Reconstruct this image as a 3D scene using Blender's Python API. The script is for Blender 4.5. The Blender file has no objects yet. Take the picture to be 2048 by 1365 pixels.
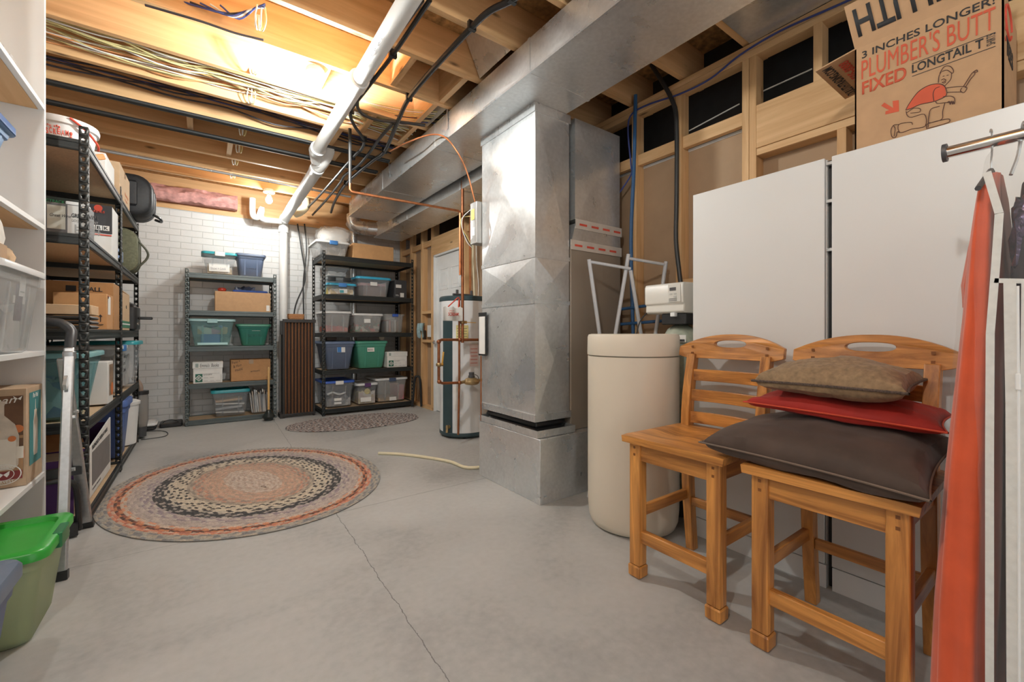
import bpy, bmesh, math, random
from mathutils import Vector, Matrix, noise
random.seed(7)
C = bpy.context.scene.collection
PI = math.pi
# ---------------------------------------------------------------- camera
CAM_H = 1.05; FPX = 853.0; U0 = 1024.0; V0 = 667.0
YAW = math.atan((1024-405)/853.0)
cd = bpy.data.cameras.new('camera'); cam = bpy.data.objects.new('camera', cd); C.objects.link(cam)
cam.location = (0, 0, CAM_H); cam.rotation_euler = (PI/2, 0, -YAW)
cd.sensor_width = 36; cd.lens = FPX/2048*36; cd.shift_y = -(682.5-V0)/2048; cd.clip_start = 0.02
bpy.context.scene.camera = cam
sc = bpy.context.scene
sc.view_settings.view_transform = 'Standard'; sc.view_settings.look = 'None'
sc.view_settings.gamma = 1; sc.view_settings.use_curve_mapping = False
sc.view_settings.exposure = 0.58
# ---------------------------------------------------------------- world (soft fill light, added; it enters where the rear is left unbuilt)
w = bpy.data.worlds.new('world'); sc.world = w; w.use_nodes = True
bg = w.node_tree.nodes['Background']; bg.inputs[0].default_value = (.985, 1.0, .985, 1); bg.inputs[1].default_value = 0.95
LAMP_W = {'far': 25, 'mid': 51, 'near': 33}
# ---------------------------------------------------------------- pixel -> point on a real plane
_s, _c = math.sin(YAW), math.cos(YAW)
def _d(u, v):
    r = (u-U0)/FPX
    return (_s+r*_c, _c-r*_s, (V0-v)/FPX)
def onZ(u, v, z=0.0):
    a = _d(u, v); t = (z-CAM_H)/a[2]; return Vector((a[0]*t, a[1]*t, z))
def onX(u, v, x):
    a = _d(u, v); t = x/a[0]; return Vector((x, a[1]*t, CAM_H+a[2]*t))
def onY(u, v, y):
    a = _d(u, v); t = y/a[1]; return Vector((a[0]*t, y, CAM_H+a[2]*t))
# ---------------------------------------------------------------- materials
MATS = {}
def _new(name):
    m = bpy.data.materials.new(name); m.use_nodes = True
    nt = m.node_tree; return m, nt, nt.nodes['Principled BSDF']
def _coords(nt, scale, kind='Object'):
    tc = nt.nodes.new('ShaderNodeTexCoord'); mp = nt.nodes.new('ShaderNodeMapping')
    mp.inputs['Scale'].default_value = scale if hasattr(scale, '__len__') else (scale,)*3
    nt.links.new(tc.outputs[kind], mp.inputs['Vector']); return mp.outputs[0]
def _ramp(nt, fac, stops):
    r = nt.nodes.new('ShaderNodeValToRGB'); e = r.color_ramp.elements
    e[0].position = stops[0][0]; e[0].color = (*stops[0][1], 1)
    e[1].position = stops[1][0]; e[1].color = (*stops[1][1], 1)
    for p, c in stops[2:]:
        k = e.new(p); k.color = (*c, 1)
    nt.links.new(fac, r.inputs[0]); return r.outputs[0]
def _noise(nt, vec, scale=1.0, detail=3, dist=0.0, rough=.5):
    n = nt.nodes.new('ShaderNodeTexNoise'); n.inputs['Scale'].default_value = scale
    n.inputs['Detail'].default_value = detail; n.inputs['Distortion'].default_value = dist; n.inputs['Roughness'].default_value = rough
    nt.links.new(vec, n.inputs['Vector']); return n.outputs['Fac']
def _bump(nt, fac, b, strength=.2, dist=.002):
    k = nt.nodes.new('ShaderNodeBump'); k.inputs['Strength'].default_value = strength; k.inputs['Distance'].default_value = dist
    nt.links.new(fac, k.inputs['Height']); nt.links.new(k.outputs[0], b.inputs['Normal']); return k
def _math(nt, op, a, b=None, c=None):
    n = nt.nodes.new('ShaderNodeMath'); n.operation = op
    for i, x in enumerate((a, b, c)):
        if x is None: continue
        if isinstance(x, (int, float)): n.inputs[i].default_value = x
        else: nt.links.new(x, n.inputs[i])
    return n.outputs[0]
def mat(name, col, rough=.5, metal=0.0, var=.06, scale=12, bump=0.0, spec=.5, sheen=0.0, coat=0.0):
    if name in MATS: return MATS[name]
    m, nt, b = _new(name)
    v = _coords(nt, scale); n = _noise(nt, v, 1.0, 4)
    lo = tuple(max(0, c*(1-var)) for c in col); hi = tuple(min(1, c*(1+var)) for c in col)
    nt.links.new(_ramp(nt, n, [(.3, lo), (.7, hi)]), b.inputs['Base Color'])
    b.inputs['Roughness'].default_value = rough; b.inputs['Metallic'].default_value = metal
    b.inputs['Specular IOR Level'].default_value = spec
    if sheen: b.inputs['Sheen Weight'].default_value = sheen
    if coat: b.inputs['Coat Weight'].default_value = coat; b.inputs['Coat Roughness'].default_value = .15
    if bump: _bump(nt, n, b, bump, .003)
    MATS[name] = m; return m
def wood(name, a, b_, axis='z', rough=.6, grain=1.0, knots=True, coat=0.0, dark=None):
    if name in MATS: return MATS[name]
    m, nt, b = _new(name)
    s = {'x': (1.2, 18, 18), 'y': (18, 1.2, 18), 'z': (18, 18, 1.2)}[axis]
    s = tuple(q*grain for q in s)
    info = nt.nodes.new('ShaderNodeObjectInfo')
    tc = nt.nodes.new('ShaderNodeTexCoord'); ad = nt.nodes.new('ShaderNodeVectorMath'); ad.operation = 'ADD'
    cb = nt.nodes.new('ShaderNodeCombineXYZ'); k = _math(nt, 'MULTIPLY', info.outputs['Random'], 7.0)
    for i in range(3): nt.links.new(k, cb.inputs[i])
    nt.links.new(tc.outputs['Object'], ad.inputs[0]); nt.links.new(cb.outputs[0], ad.inputs[1])
    mp = nt.nodes.new('ShaderNodeMapping'); mp.inputs['Scale'].default_value = s; nt.links.new(ad.outputs[0], mp.inputs['Vector'])
    n = _noise(nt, mp.outputs[0], 1.0, 5, .9, .6)
    mid = tuple((p+q)/2 for p, q in zip(a, b_))
    col = _ramp(nt, n, [(.25, a), (.72, b_), (.5, mid)])
    if knots:
        mp2 = nt.nodes.new('ShaderNodeMapping')
        mp2.inputs['Scale'].default_value = {'x': (2.2, 7, 7), 'y': (7, 2.2, 7), 'z': (7, 7, 2.2)}[axis]
        nt.links.new(ad.outputs[0], mp2.inputs['Vector'])
        vo = nt.nodes.new('ShaderNodeTexVoronoi'); vo.inputs['Scale'].default_value = 1.0; nt.links.new(mp2.outputs[0], vo.inputs['Vector'])
        kf = _ramp(nt, vo.outputs['Distance'], [(.03, (1, 1, 1)), (.11, (0, 0, 0))])
        mx = nt.nodes.new('ShaderNodeMixRGB'); nt.links.new(kf, mx.inputs[0]); nt.links.new(col, mx.inputs[1])
        mx.inputs[2].default_value = (*(dark or tuple(q*.35 for q in a)), 1); col = mx.outputs[0]
    nt.links.new(col, b.inputs['Base Color']); b.inputs['Roughness'].default_value = rough
    if coat: b.inputs['Coat Weight'].default_value = coat; b.inputs['Coat Roughness'].default_value = .2
    _bump(nt, n, b, .12, .002)
    MATS[name] = m; return m
def clear(name, tint, alpha=.35, rough=.18, body=None):
    if name in MATS: return MATS[name]
    m, nt, b = _new(name)
    b.inputs['Base Color'].default_value = (*(body or tint), 1); b.inputs['Roughness'].default_value = rough
    v = _coords(nt, 9); n = _noise(nt, v, 1.0, 3); _bump(nt, n, b, .15, .004)
    t = nt.nodes.new('ShaderNodeBsdfTransparent'); t.inputs[0].default_value = (*tint, 1)
    mx = nt.nodes.new('ShaderNodeMixShader'); mx.inputs[0].default_value = alpha
    nt.links.new(t.outputs[0], mx.inputs[1]); nt.links.new(b.outputs[0], mx.inputs[2])
    nt.links.new(mx.outputs[0], nt.nodes['Material Output'].inputs['Surface'])
    MATS[name] = m; return m
def galvanized(name, col=(.72, .735, .74), rough=.30):
    if name in MATS: return MATS[name]
    m, nt, b = _new(name)
    v = _coords(nt, 1.0); n1 = _noise(nt, v, 45, 3); n2 = _noise(nt, v, 3.0, 5, .6)
    mx = _math(nt, 'MULTIPLY_ADD', n1, .45, _math(nt, 'MULTIPLY', n2, .55))
    nt.links.new(_ramp(nt, mx, [(.32, tuple(q*.86 for q in col)), (.68, tuple(min(1, q*1.12) for q in col))]), b.inputs['Base Color'])
    rr = nt.nodes.new('ShaderNodeMapRange'); rr.inputs['From Min'].default_value = .3; rr.inputs['From Max'].default_value = .7
    rr.inputs['To Min'].default_value = rough-.08; rr.inputs['To Max'].default_value = rough+.12
    nt.links.new(n2, rr.inputs['Value']); nt.links.new(rr.outputs[0], b.inputs['Roughness'])
    b.inputs['Metallic'].default_value = .72
    _bump(nt, n2, b, .05, .01)
    MATS[name] = m; return m
def brick_mat(name, horiz):
    m, nt, b = _new(name)
    tc = nt.nodes.new('ShaderNodeTexCoord'); sp = nt.nodes.new('ShaderNodeSeparateXYZ'); cb = nt.nodes.new('ShaderNodeCombineXYZ')
    nt.links.new(tc.outputs['Object'], sp.inputs[0]); nt.links.new(sp.outputs['XYZ'.index(horiz)], cb.inputs[0]); nt.links.new(sp.outputs[2], cb.inputs[1])
    br = nt.nodes.new('ShaderNodeTexBrick'); nt.links.new(cb.outputs[0], br.inputs['Vector'])
    br.inputs['Scale'].default_value = 1; br.inputs['Brick Width'].default_value = .215; br.inputs['Row Height'].default_value = .077
    br.inputs['Mortar Size'].default_value = .0045; br.inputs['Mortar Smooth'].default_value = .35
    br.inputs['Color1'].default_value = (.66, .66, .655, 1); br.inputs['Color2'].default_value = (.64, .64, .635, 1); br.inputs['Mortar'].default_value = (.54, .54, .53, 1)
    nt.links.new(br.outputs['Color'], b.inputs['Base Color']); b.inputs['Roughness'].default_value = .6
    n = _noise(nt, tc.outputs['Object'], 40, 4)
    h = _math(nt, 'MULTIPLY_ADD', br.outputs['Fac'], -1.0, _math(nt, 'MULTIPLY', n, .25))
    _bump(nt, h, b, .7, .006); return m
def concrete_mat():
    m, nt, b = _new('concrete')
    tc = nt.nodes.new('ShaderNodeTexCoord'); o = tc.outputs['Object']
    n1 = _noise(nt, o, 1.3, 6, .8); n2 = _noise(nt, o, 30, 4)
    f = _math(nt, 'MULTIPLY_ADD', n2, .25, _math(nt, 'MULTIPLY', n1, .8))
    col = _ramp(nt, f, [(.33, (.32, .315, .305)), (.70, (.50, .495, .48)), (.5, (.43, .425, .41))])
    sp = nt.nodes.new('ShaderNodeSeparateXYZ'); nt.links.new(o, sp.inputs[0])
    x, y = sp.outputs[0], sp.outputs[1]
    # crack along the depth of the room
    wob = _noise(nt, o, 9, 5, 0, .7)
    cx = _math(nt, 'ADD', _math(nt, 'MULTIPLY_ADD', y, .0205, .577), _math(nt, 'MULTIPLY', _math(nt, 'SUBTRACT', wob, .5), .035))
    d1 = _math(nt, 'ABSOLUTE', _math(nt, 'SUBTRACT', x, cx))
    c1 = _math(nt, 'LESS_THAN', d1, .0016)
    cy = _math(nt, 'ADD', 2.615, _math(nt, 'MULTIPLY', _math(nt, 'SUBTRACT', wob, .5), .02))
    d2 = _math(nt, 'ABSOLUTE', _math(nt, 'SUBTRACT', y, cy))
    c2 = _math(nt, 'MULTIPLY', _math(nt, 'LESS_THAN', d2, .006), _math(nt, 'MULTIPLY', _math(nt, 'GREATER_THAN', x, .62), .30))
    cyl = _math(nt, 'ADD', 2.70, _math(nt, 'MULTIPLY', _math(nt, 'SUBTRACT', wob, .5), .02))
    d3 = _math(nt, 'ABSOLUTE', _math(nt, 'SUBTRACT', y, cyl))
    c3 = _math(nt, 'MULTIPLY', _math(nt, 'LESS_THAN', d3, .0022), _math(nt, 'MULTIPLY', _math(nt, 'LESS_THAN', x, .62), .45))
    cf = _math(nt, 'MAXIMUM', _math(nt, 'MULTIPLY', c1, .8), _math(nt, 'MAXIMUM', c2, c3))
    mx = nt.nodes.new('ShaderNodeMixRGB'); nt.links.new(cf, mx.inputs[0]); nt.links.new(col, mx.inputs[1]); mx.inputs[2].default_value = (.11, .105, .10, 1)
    nt.links.new(mx.outputs[0], b.inputs['Base Color'])
    r = nt.nodes.new('ShaderNodeMapRange'); r.inputs['From Min'].default_value = .3; r.inputs['From Max'].default_value = .7
    r.inputs['To Min'].default_value = .48; r.inputs['To Max'].default_value = .66
    nt.links.new(n1, r.inputs['Value']); nt.links.new(r.outputs[0], b.inputs['Roughness'])
    _bump(nt, n2, b, .08, .002); return m

LUMBER = {a: wood('lumber_'+a, (.56, .315, .135), (.80, .53, .28), a, .62) for a in 'xyz'}
JOIST = wood('joist_lumber', (.60, .335, .15), (.86, .55, .275), 'x', .6, .8)
OAK = {a: wood('oak_'+a, (.20, .060, .010), (.80, .355, .085), a, .38, 1.5, False, .25) for a in 'xyz'}
PARTICLE = mat('particle_board', (.60, .43, .27), .75, 0, .12, 90)
OSB = mat('strand_board', (.42, .23, .085), .8, 0, .45, 25, .3)
GALV = galvanized('galvanized_steel')
GALV2 = galvanized('galvanized_trim', (.70, .72, .73), .26)
BLACK_STEEL = mat('black_steel', (.028, .030, .029), .42, .3)
GREY_STEEL = mat('grey_steel', (.105, .125, .125), .42, .35)
WHITE_LAM = mat('white_laminate', (.76, .755, .745), .38, 0, .02, 5)
WHITE = mat('white_plastic', (.80, .80, .79), .4, 0, .03)
PAPER = mat('white_paper', (.80, .79, .76), .8, 0, .04)
BLACK = mat('black_plastic', (.022, .022, .023), .38, 0, .1)
DARKGREY = mat('dark_grey_plastic', (.07, .07, .075), .45)
INK = mat('black_ink', (.03, .03, .032), .7)
RED_INK = mat('red_ink', (.66, .085, .05), .7)
CARD = mat('cardboard', (.54, .33, .175), .82, 0, .05, 30)
CARD_D = mat('cardboard_brown', (.44, .23, .095), .8, 0, .06, 30)
CARD_L = mat('cardboard_light', (.60, .42, .26), .82, 0, .05, 30)
TAPE = clear('packing_tape', (.8, .6, .4), .5, .12)
COPPER = mat('copper', (.60, .235, .105), .34, .85, .2, 20)
COPPER_D = mat('aged_copper', (.36, .135, .06), .42, .7, .25, 14)
BRASS = mat('brass', (.42, .30, .15), .4, .7, .25, 30)
CHROME = mat('chrome', (.80, .80, .80), .10, 1.0, .02)
PVC = mat('white_pvc', (.80, .79, .765), .35, 0, .03)
CPVC = mat('cream_cpvc', (.74, .66, .46), .45, 0, .05)
BRICK_Y = brick_mat('painted_brick_back', 'X'); BRICK_X = brick_mat('painted_brick_side', 'Y')
CONCRETE = concrete_mat()
PIPE_BLACK = mat('black_pipe', (.03, .03, .03), .45)
BLUE_PEX = mat('blue_pipe', (.035, .12, .28), .4)
# ---------------------------------------------------------------- mesh builder
def rrect(x0, x1, y0, y1, r, n=4):
    r = min(r, (x1-x0)/2-1e-4, (y1-y0)/2-1e-4); out = []
    for cx, cy, a0 in ((x1-r, y1-r, 0), (x0+r, y1-r, PI/2), (x0+r, y0+r, PI), (x1-r, y0+r, 1.5*PI)):
        for i in range(n+1):
            a = a0+PI/2*i/n; out.append((cx+r*math.cos(a), cy+r*math.sin(a)))
    return out
def smooth_path(pts, sub=6):
    P = [Vector(p) for p in pts]
    if len(P) < 3: return P
    out = []
    for i in range(len(P)-1):
        p0 = P[i-1] if i else P[0]*2-P[1]; p1, p2 = P[i], P[i+1]; p3 = P[i+2] if i+2 < len(P) else P[-1]*2-P[-2]
        for k in range(sub):
            t = k/sub
            out.append(.5*((2*p1)+(p2-p0)*t+(2*p0-5*p1+4*p2-p3)*t*t+(3*p1-p0-3*p2+p3)*t**3))
    out.append(P[-1]); return out
class MB:
    def __init__(s): s.v = []; s.f = []
    def add(s, vs, fs):
        o = len(s.v); s.v += [Vector(v) for v in vs]; s.f += [tuple(i+o for i in f) for f in fs]; return s
    def box(s, x0, x1, y0, y1, z0, z1):
        x0, x1 = min(x0, x1), max(x0, x1); y0, y1 = min(y0, y1), max(y0, y1); z0, z1 = min(z0, z1), max(z0, z1)
        return s.add([(x, y, z) for z in (z0, z1) for y in (y0, y1) for x in (x0, x1)],
                     [(0, 2, 3, 1), (4, 5, 7, 6), (0, 1, 5, 4), (1, 3, 7, 5), (3, 2, 6, 7), (2, 0, 4, 6)])
    def bar(s, p0, p1, w, h, up=(0, 0, 1)):
        p0, p1 = Vector(p0), Vector(p1); d = (p1-p0).normalized(); u = Vector(up)
        a = d.cross(u)
        if a.length < 1e-4: a = d.cross(Vector((1, 0, 0)))
        a.normalize(); b = a.cross(d).normalized(); vs = []
        for p in (p0, p1):
            for i, j in ((-1, -1), (1, -1), (1, 1), (-1, 1)): vs.append(p+a*w/2*i+b*h/2*j)
        return s.add(vs, [(3, 2, 1, 0), (4, 5, 6, 7), (0, 1, 5, 4), (1, 2, 6, 5), (2, 3, 7, 6), (3, 0, 4, 7)])
    def loft(s, rings, cap0=True, cap1=True, close=True):
        n = len(rings[0]); vs = [p for r in rings for p in r]; fs = []
        for i in range(len(rings)-1):
            for j in range(n if close else n-1):
                k = (j+1) % n; fs.append((i*n+j, i*n+k, (i+1)*n+k, (i+1)*n+j))
        if cap0: fs.append(tuple(reversed(range(n))))
        if cap1: fs.append(tuple(range((len(rings)-1)*n, len(rings)*n)))
        return s.add(vs, fs)
    def tube(s, pts, r, n=8, sm=0, caps=True):
        P = smooth_path(pts, sm) if sm else [Vector(p) for p in pts]
        R = r if hasattr(r, '__len__') else [r]*len(P)
        rings = []; d = (P[1]-P[0]).normalized(); a = d.orthogonal().normalized()
        for i, p in enumerate(P):
            if i == 0: t = P[1]-P[0]
            elif i == len(P)-1: t = P[-1]-P[-2]
            else: t = (P[i+1]-P[i]).normalized()+(P[i]-P[i-1]).normalized()
            t = t.normalized(); a = (a-t*a.dot(t)).normalized(); b = t.cross(a)
            rings.append([p+(a*math.cos(2*PI*k/n)+b*math.sin(2*PI*k/n))*R[i] for k in range(n)])
        return s.loft(rings, caps, caps)
    def cyl(s, p0, p1, r, n=20, r1=None): return s.tube([p0, p1], [r, r if r1 is None else r1], n)
    def lathe(s, prof, c=(0, 0, 0), n=32, ax='z', sx=1, sy=1):
        rings = []
        for r, z in prof:
            ring = []
            for k in range(n):
                a = 2*PI*k/n; p = (r*math.cos(a)*sx, r*math.sin(a)*sy, z)
                if ax == 'x': p = (p[2], p[0], p[1])
                if ax == 'y': p = (p[1], p[2], p[0])
                ring.append(Vector(p)+Vector(c))
            rings.append(ring)
        return s.loft(rings)
    def rbox(s, x0, x1, y0, y1, z0, z1, r=.01, e=None):
        e = r*.5 if e is None else e
        R = []
        for z, k in ((z0, e), (z0+e, 0), (z1-e, 0), (z1, e)):
            R.append([(x, y, z) for x, y in rrect(x0+k, x1-k, y0+k, y1-k, max(r-k, .0015))])
        return s.loft(R)
    def prism(s, poly, z0, z1): return s.loft([[(x, y, z0) for x, y in poly], [(x, y, z1) for x, y in poly]])
    def prism_y(s, poly, y0, y1): return s.loft([[(x, y0, z) for x, z in poly], [(x, y1, z) for x, z in poly]])
    def prism_x(s, poly, x0, x1): return s.loft([[(x0, y, z) for y, z in poly], [(x1, y, z) for y, z in poly]])
    def sphere(s, c, r, n=16, sz=1.0):
        m = n//2
        return s.lathe([(max(r*math.sin(PI*i/m), r*.002), c[2]-r*sz*math.cos(PI*i/m)) for i in range(m+1)], (c[0], c[1], 0), n)
    def xf(s, M, a=0):
        for i in range(a, len(s.v)): s.v[i] = M @ s.v[i]
        return s
    def rot(s, ang, c, axis='Z', a=0):
        c = Vector(c); return s.xf(Matrix.Translation(c) @ Matrix.Rotation(ang, 4, axis) @ Matrix.Translation(-c), a)
    def build(s, name, m, parent=None, bevel=0, angle=35, label=None, subsurf=0, solid=0, fix=True, org=None):
        if org is not None and parent is None: org = Vector(org)
        elif parent is None:
            lo = [min(v[i] for v in s.v) for i in range(3)]; hi = [max(v[i] for v in s.v) for i in range(3)]
            org = Vector(((lo[0]+hi[0])/2, (lo[1]+hi[1])/2, lo[2]))
        else: org = wpos(parent)
        me = bpy.data.meshes.new(name); me.from_pydata([tuple(v-org) for v in s.v], [], s.f)
        if fix:
            bm = bmesh.new(); bm.from_mesh(me); bmesh.ops.recalc_face_normals(bm, faces=bm.faces); bm.to_mesh(me); bm.free()
        for p in me.polygons: p.use_smooth = True
        me.set_sharp_from_angle(angle=math.radians(angle))
        me.materials.append(m)
        o = bpy.data.objects.new(name, me); C.objects.link(o)
        if parent is None: o.location = org
        else:
            o.parent = parent
        if bevel:
            b = o.modifiers.new('bevel', 'BEVEL'); b.width = bevel; b.segments = 2; b.limit_method = 'ANGLE'; b.angle_limit = math.radians(40)
        if subsurf:
            b = o.modifiers.new('sub', 'SUBSURF'); b.levels = subsurf; b.render_levels = subsurf
        if solid:
            b = o.modifiers.new('solid', 'SOLIDIFY'); b.thickness = solid; b.offset = 0
        if label: o['label'] = label
        return o
def wpos(o):
    p = Vector(o.location)
    while o.parent: o = o.parent; p += Vector(o.location)
    return p
def tag(o, label, cat, group=None, kind=None):
    o['label'] = label; o['category'] = cat
    if group: o['group'] = group
    if kind: o['kind'] = kind
    return o
def thing(name, loc, label, cat, group=None):
    o = bpy.data.objects.new(name, None); C.objects.link(o); o.location = loc; o.empty_display_size = .1
    return tag(o, label, cat, group)
def structure(name, loc=None):
    o = bpy.data.objects.new(name, None); C.objects.link(o); o.location = loc or (0, 0, 0); o['kind'] = 'structure'; return o
def struct(name, mb, m, **k):
    o = mb.build(name, m, **k); o['kind'] = 'structure'; return o
def copy_tree(o, parent=None):
    c = o.copy(); C.objects.link(c); c.parent = parent
    for ch in [q for q in bpy.data.objects if q.parent == o]: copy_tree(ch, c)
    return c
# ---------------------------------------------------------------- lettering lying on a surface
def text(s, o, xd, yd, width, height, m, parent, name='lettering', bold=0.0, shear=0.0, thick=.0006):
    cu = bpy.data.curves.new('t', 'FONT'); cu.body = s; cu.size = 1; cu.offset = bold; cu.shear = shear; cu.resolution_u = 3
    t = bpy.data.objects.new('t', cu); C.objects.link(t)
    me = bpy.data.meshes.new_from_object(t.evaluated_get(bpy.context.evaluated_depsgraph_get()))
    bpy.data.objects.remove(t)
    xs = [v.co.x for v in me.vertices]; ys = [v.co.y for v in me.vertices]
    x0, x1, y0, y1 = min(xs), max(xs), min(ys), max(ys)
    o = Vector(o); xd = Vector(xd).normalized(); yd = Vector(yd).normalized(); org = wpos(parent)
    for v in me.vertices:
        a = (v.co.x-x0)/(x1-x0)*width; b = (v.co.y-y0)/(y1-y0)*height
        v.co = o+xd*a+yd*b-org
    bm = bmesh.new(); bm.from_mesh(me)
    n = xd.cross(yd)
    g = bmesh.ops.extrude_face_region(bm, geom=list(bm.faces))
    bmesh.ops.translate(bm, vec=n*thick, verts=[e for e in g['geom'] if isinstance(e, bmesh.types.BMVert)])
    bmesh.ops.recalc_face_normals(bm, faces=bm.faces); bm.to_mesh(me); bm.free()
    me.materials.clear(); me.materials.append(m)
    ob = bpy.data.objects.new(name, me); C.objects.link(ob); ob.parent = parent
    return ob
def patch(o, xd, yd, w, h, m, parent, name='label', t=.0012, label=None):
    o = Vector(o); xd = Vector(xd).normalized(); yd = Vector(yd).normalized(); n = xd.cross(yd)*t
    q = [o, o+xd*w, o+xd*w+yd*h, o+yd*h]
    return MB().loft([q, [p+n for p in q]]).build(name, m, parent, label=label)
# ================================================================ LAMPS
def emit(name, col, strength):
    m = bpy.data.materials.new(name); m.use_nodes = True; nt = m.node_tree; nt.nodes.clear()
    e = nt.nodes.new('ShaderNodeEmission'); e.inputs[0].default_value = (*col, 1); e.inputs[1].default_value = strength
    o = nt.nodes.new('ShaderNodeOutputMaterial'); nt.links.new(e.outputs[0], o.inputs[0]); return m
def bulb(x, y, z, watts, label):
    t = thing('bare_bulb_lamp', (x, y, z+.125), label, 'lamp', None)
    MB().lathe([(.058, z+.085), (.058, z+.093), (.052, z+.115), (.045, z+.125), (.004, z+.125)], (x, y, 0), 24).build('lampholder', WHITE, t)
    MB().lathe([(.004, z+.085), (.02, z+.085), (.02, z+.052), (.004, z+.052)], (x, y, 0), 16).build('socket', BRASS, t)
    r = .034; area = 4*PI*r*r
    MB().lathe([(.003, z-.04), (.018, z-.036), (.03, z-.022), (r, z-.004), (.032, z+.012), (.024, z+.032), (.016, z+.05), (.003, z+.052)], (x, y, 0), 20).build('bulb', emit('bulb_glow', (.97, 1.0, .97), watts/(PI*area)), t)
    return t
bulb(.571, 2.883, 2.585, LAMP_W['mid'], 'glowing bare bulb on the joists beside the long white drain pipe')
bulb(.62, 5.62, 2.585, LAMP_W['far'], 'glowing bare bulb near the brick wall, above the blue lidded tote')
bulb(-.5, .1, 2.585, LAMP_W['near'], 'bare bulb on the joists nearest the white bookcase')

# ================================================================ SETTING
WX = 2.52; BY = 6.55; LX = -1.17; JZ = 2.71
struct('floor', MB().box(LX-.2, 2.8, -2.3, BY+.1, -.1, 0), CONCRETE, org=(0, 0, 0))
# back wall: painted brick, sill plate, rim board
wb = structure('wall_back', (0, BY, 0))
MB().box(LX-.1, 2.80, BY, BY+.15, 0, 2.55).build('brickwork', BRICK_Y, wb)
MB().box(LX, 2.80, BY-.01, BY+.13, 2.55, 2.59).build('sill_plate', LUMBER['x'], wb)
MB().box(LX-.1, 2.80, BY+.07, BY+.11, 2.59, 2.96).build('rim_board', JOIST, wb)
wl = structure('wall_left', (LX, 2, 0))
MB().box(LX-.15, LX, -2.3, BY, 0, 2.55).build('brickwork', BRICK_X, wl)
MB().box(LX-.13, LX+.01, -2.3, BY, 2.55, 2.59).build('sill_plate', LUMBER['y'], wl)
MB().box(LX-.11, LX-.07, -2.3, BY, 2.59, 2.96).build('rim_board', LUMBER['y'], wl)
# ceiling: joists and subfloor
ce = structure('ceiling', (0, 2, 2.96))
MB().box(LX-.3, 2.85, -2.3, BY+.15, 2.955, 2.985).build('subfloor', OSB, ce)
for k in range(-12, 8):
    y = 2.80+.406*k
    MB().box(LX-.06, 2.765, y, y+.038, JZ, 2.955).build('joist', JOIST, ce, bevel=.002)
for (x, k) in ((1.02, -1), (1.05, 1), (.62, 0), (1.0, 3), (.98, 4), (-.1, 3), (.18, 4), (.9, 5), (1.38, -1), (1.36, 0), (1.38, 1), (.9, 2)):
    y = 2.80+.406*k+.038
    MB().box(x, x+.038, y, y+.368, JZ+.01, 2.955).build('blocking', LUMBER['y'], ce)
# galvanized pans closing joist bays beside the trunk duct
for y in (1.214, 2.026, 2.838-.406*0):
    MB().add([(1.47, y+.36, 2.72), (1.47, y+.005, 2.72), (1.36, y+.005, 2.95), (1.36, y+.36, 2.95)], [(0, 1, 2, 3)]).build('bay_pan', GALV, ce, fix=False)
MB().box(1.95, 2.52, -.6, 1.17, 2.700, 2.703).build('bay_pan', GALV, ce)

# pink insulation over the back wall
def insulation():
    mb = MB(); nx, nz = 60, 8; x0, x1, z0, z1 = LX+.02, .36, 2.625, 2.79
    ring = []
    for i in range(nx+1):
        x = x0+(x1-x0)*i/nx; row = []
        for j in range(nz+1):
            a = PI*j/nz
            k = noise.noise(Vector((x*7, j*.8, 1)))*.025+noise.noise(Vector((x*23, j*2, 5)))*.012
            row.append((x, 6.43-.06*math.sin(a)-k, z0+(z1-z0)*j/nz+k*.5+(1-j/nz)*(.035*noise.noise(Vector((x*6, 4, 2)))+.02*noise.noise(Vector((x*19, 4, 2))))))
        row += [(x, 6.56, z1), (x, 6.56, z0)]
        ring.append(row)
    mb.loft(ring); return mb
o = insulation().build('insulation_batt', mat('pink_fibreglass', (.60, .30, .27), .95, 0, .25, 20, .4))
tag(o, 'pink fibreglass insulation stuffed above the brick wall under the joists', 'insulation')

# right wall: open stud wall
wr = structure('wall_right', (WX, 2, 0))
SD = .089; DX0, DX1 = 4.50, 5.27      # door opening in Y
studs = [6.45, 6.05, 5.65, 5.315, 5.275, 4.46, 4.42, 4.0, 3.60, 3.20, 2.79, 2.385, 1.955, 1.60, 1.175, 1.135]
for y in studs:
    MB().box(WX, WX+SD, y, y+.038, .038, 2.62).build('stud', LUMBER['z'], wr, bevel=.002)
for y in (.72, .30, -.1, -.5, -.9, -1.3, -1.7, -2.1):
    MB().box(WX, WX+SD, y, y+.038, .038, 2.05).build('stud', LUMBER['z'], wr, bevel=.002)
    MB().box(WX, WX+SD, y+.1, y+.138, 2.33, 2.62).build('cripple_stud', LUMBER['z'], wr, bevel=.002)
MB().box(WX, WX+SD, -2.2, DX0-.04, 0, .038).build('bottom_plate', LUMBER['y'], wr)
MB().box(WX, WX+SD, DX1+.045, BY, 0, .038).build('bottom_plate', LUMBER['y'], wr)
MB().box(WX, WX+SD, -2.2, BY, 2.62, 2.658).build('top_plate', LUMBER['y'], wr, bevel=.002)
MB().box(WX, WX+SD, -2.2, BY, 2.66, 2.698).build('top_plate', LUMBER['y'], wr, bevel=.002)
MB().box(WX-.004, WX+.034, -2.2, 1.133, 2.09, 2.33).build('header', LUMBER['y'], wr, bevel=.002)
MB().box(WX, WX+SD, -2.2, 1.133, 2.05, 2.088).build('header_plate', LUMBER['y'], wr, bevel=.002)
MB().box(WX-.004, WX+.034, DX0-.04, DX1+.045, 2.10, 2.34).build('header', LUMBER['y'], wr, bevel=.002)
ys = sorted(studs)
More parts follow.
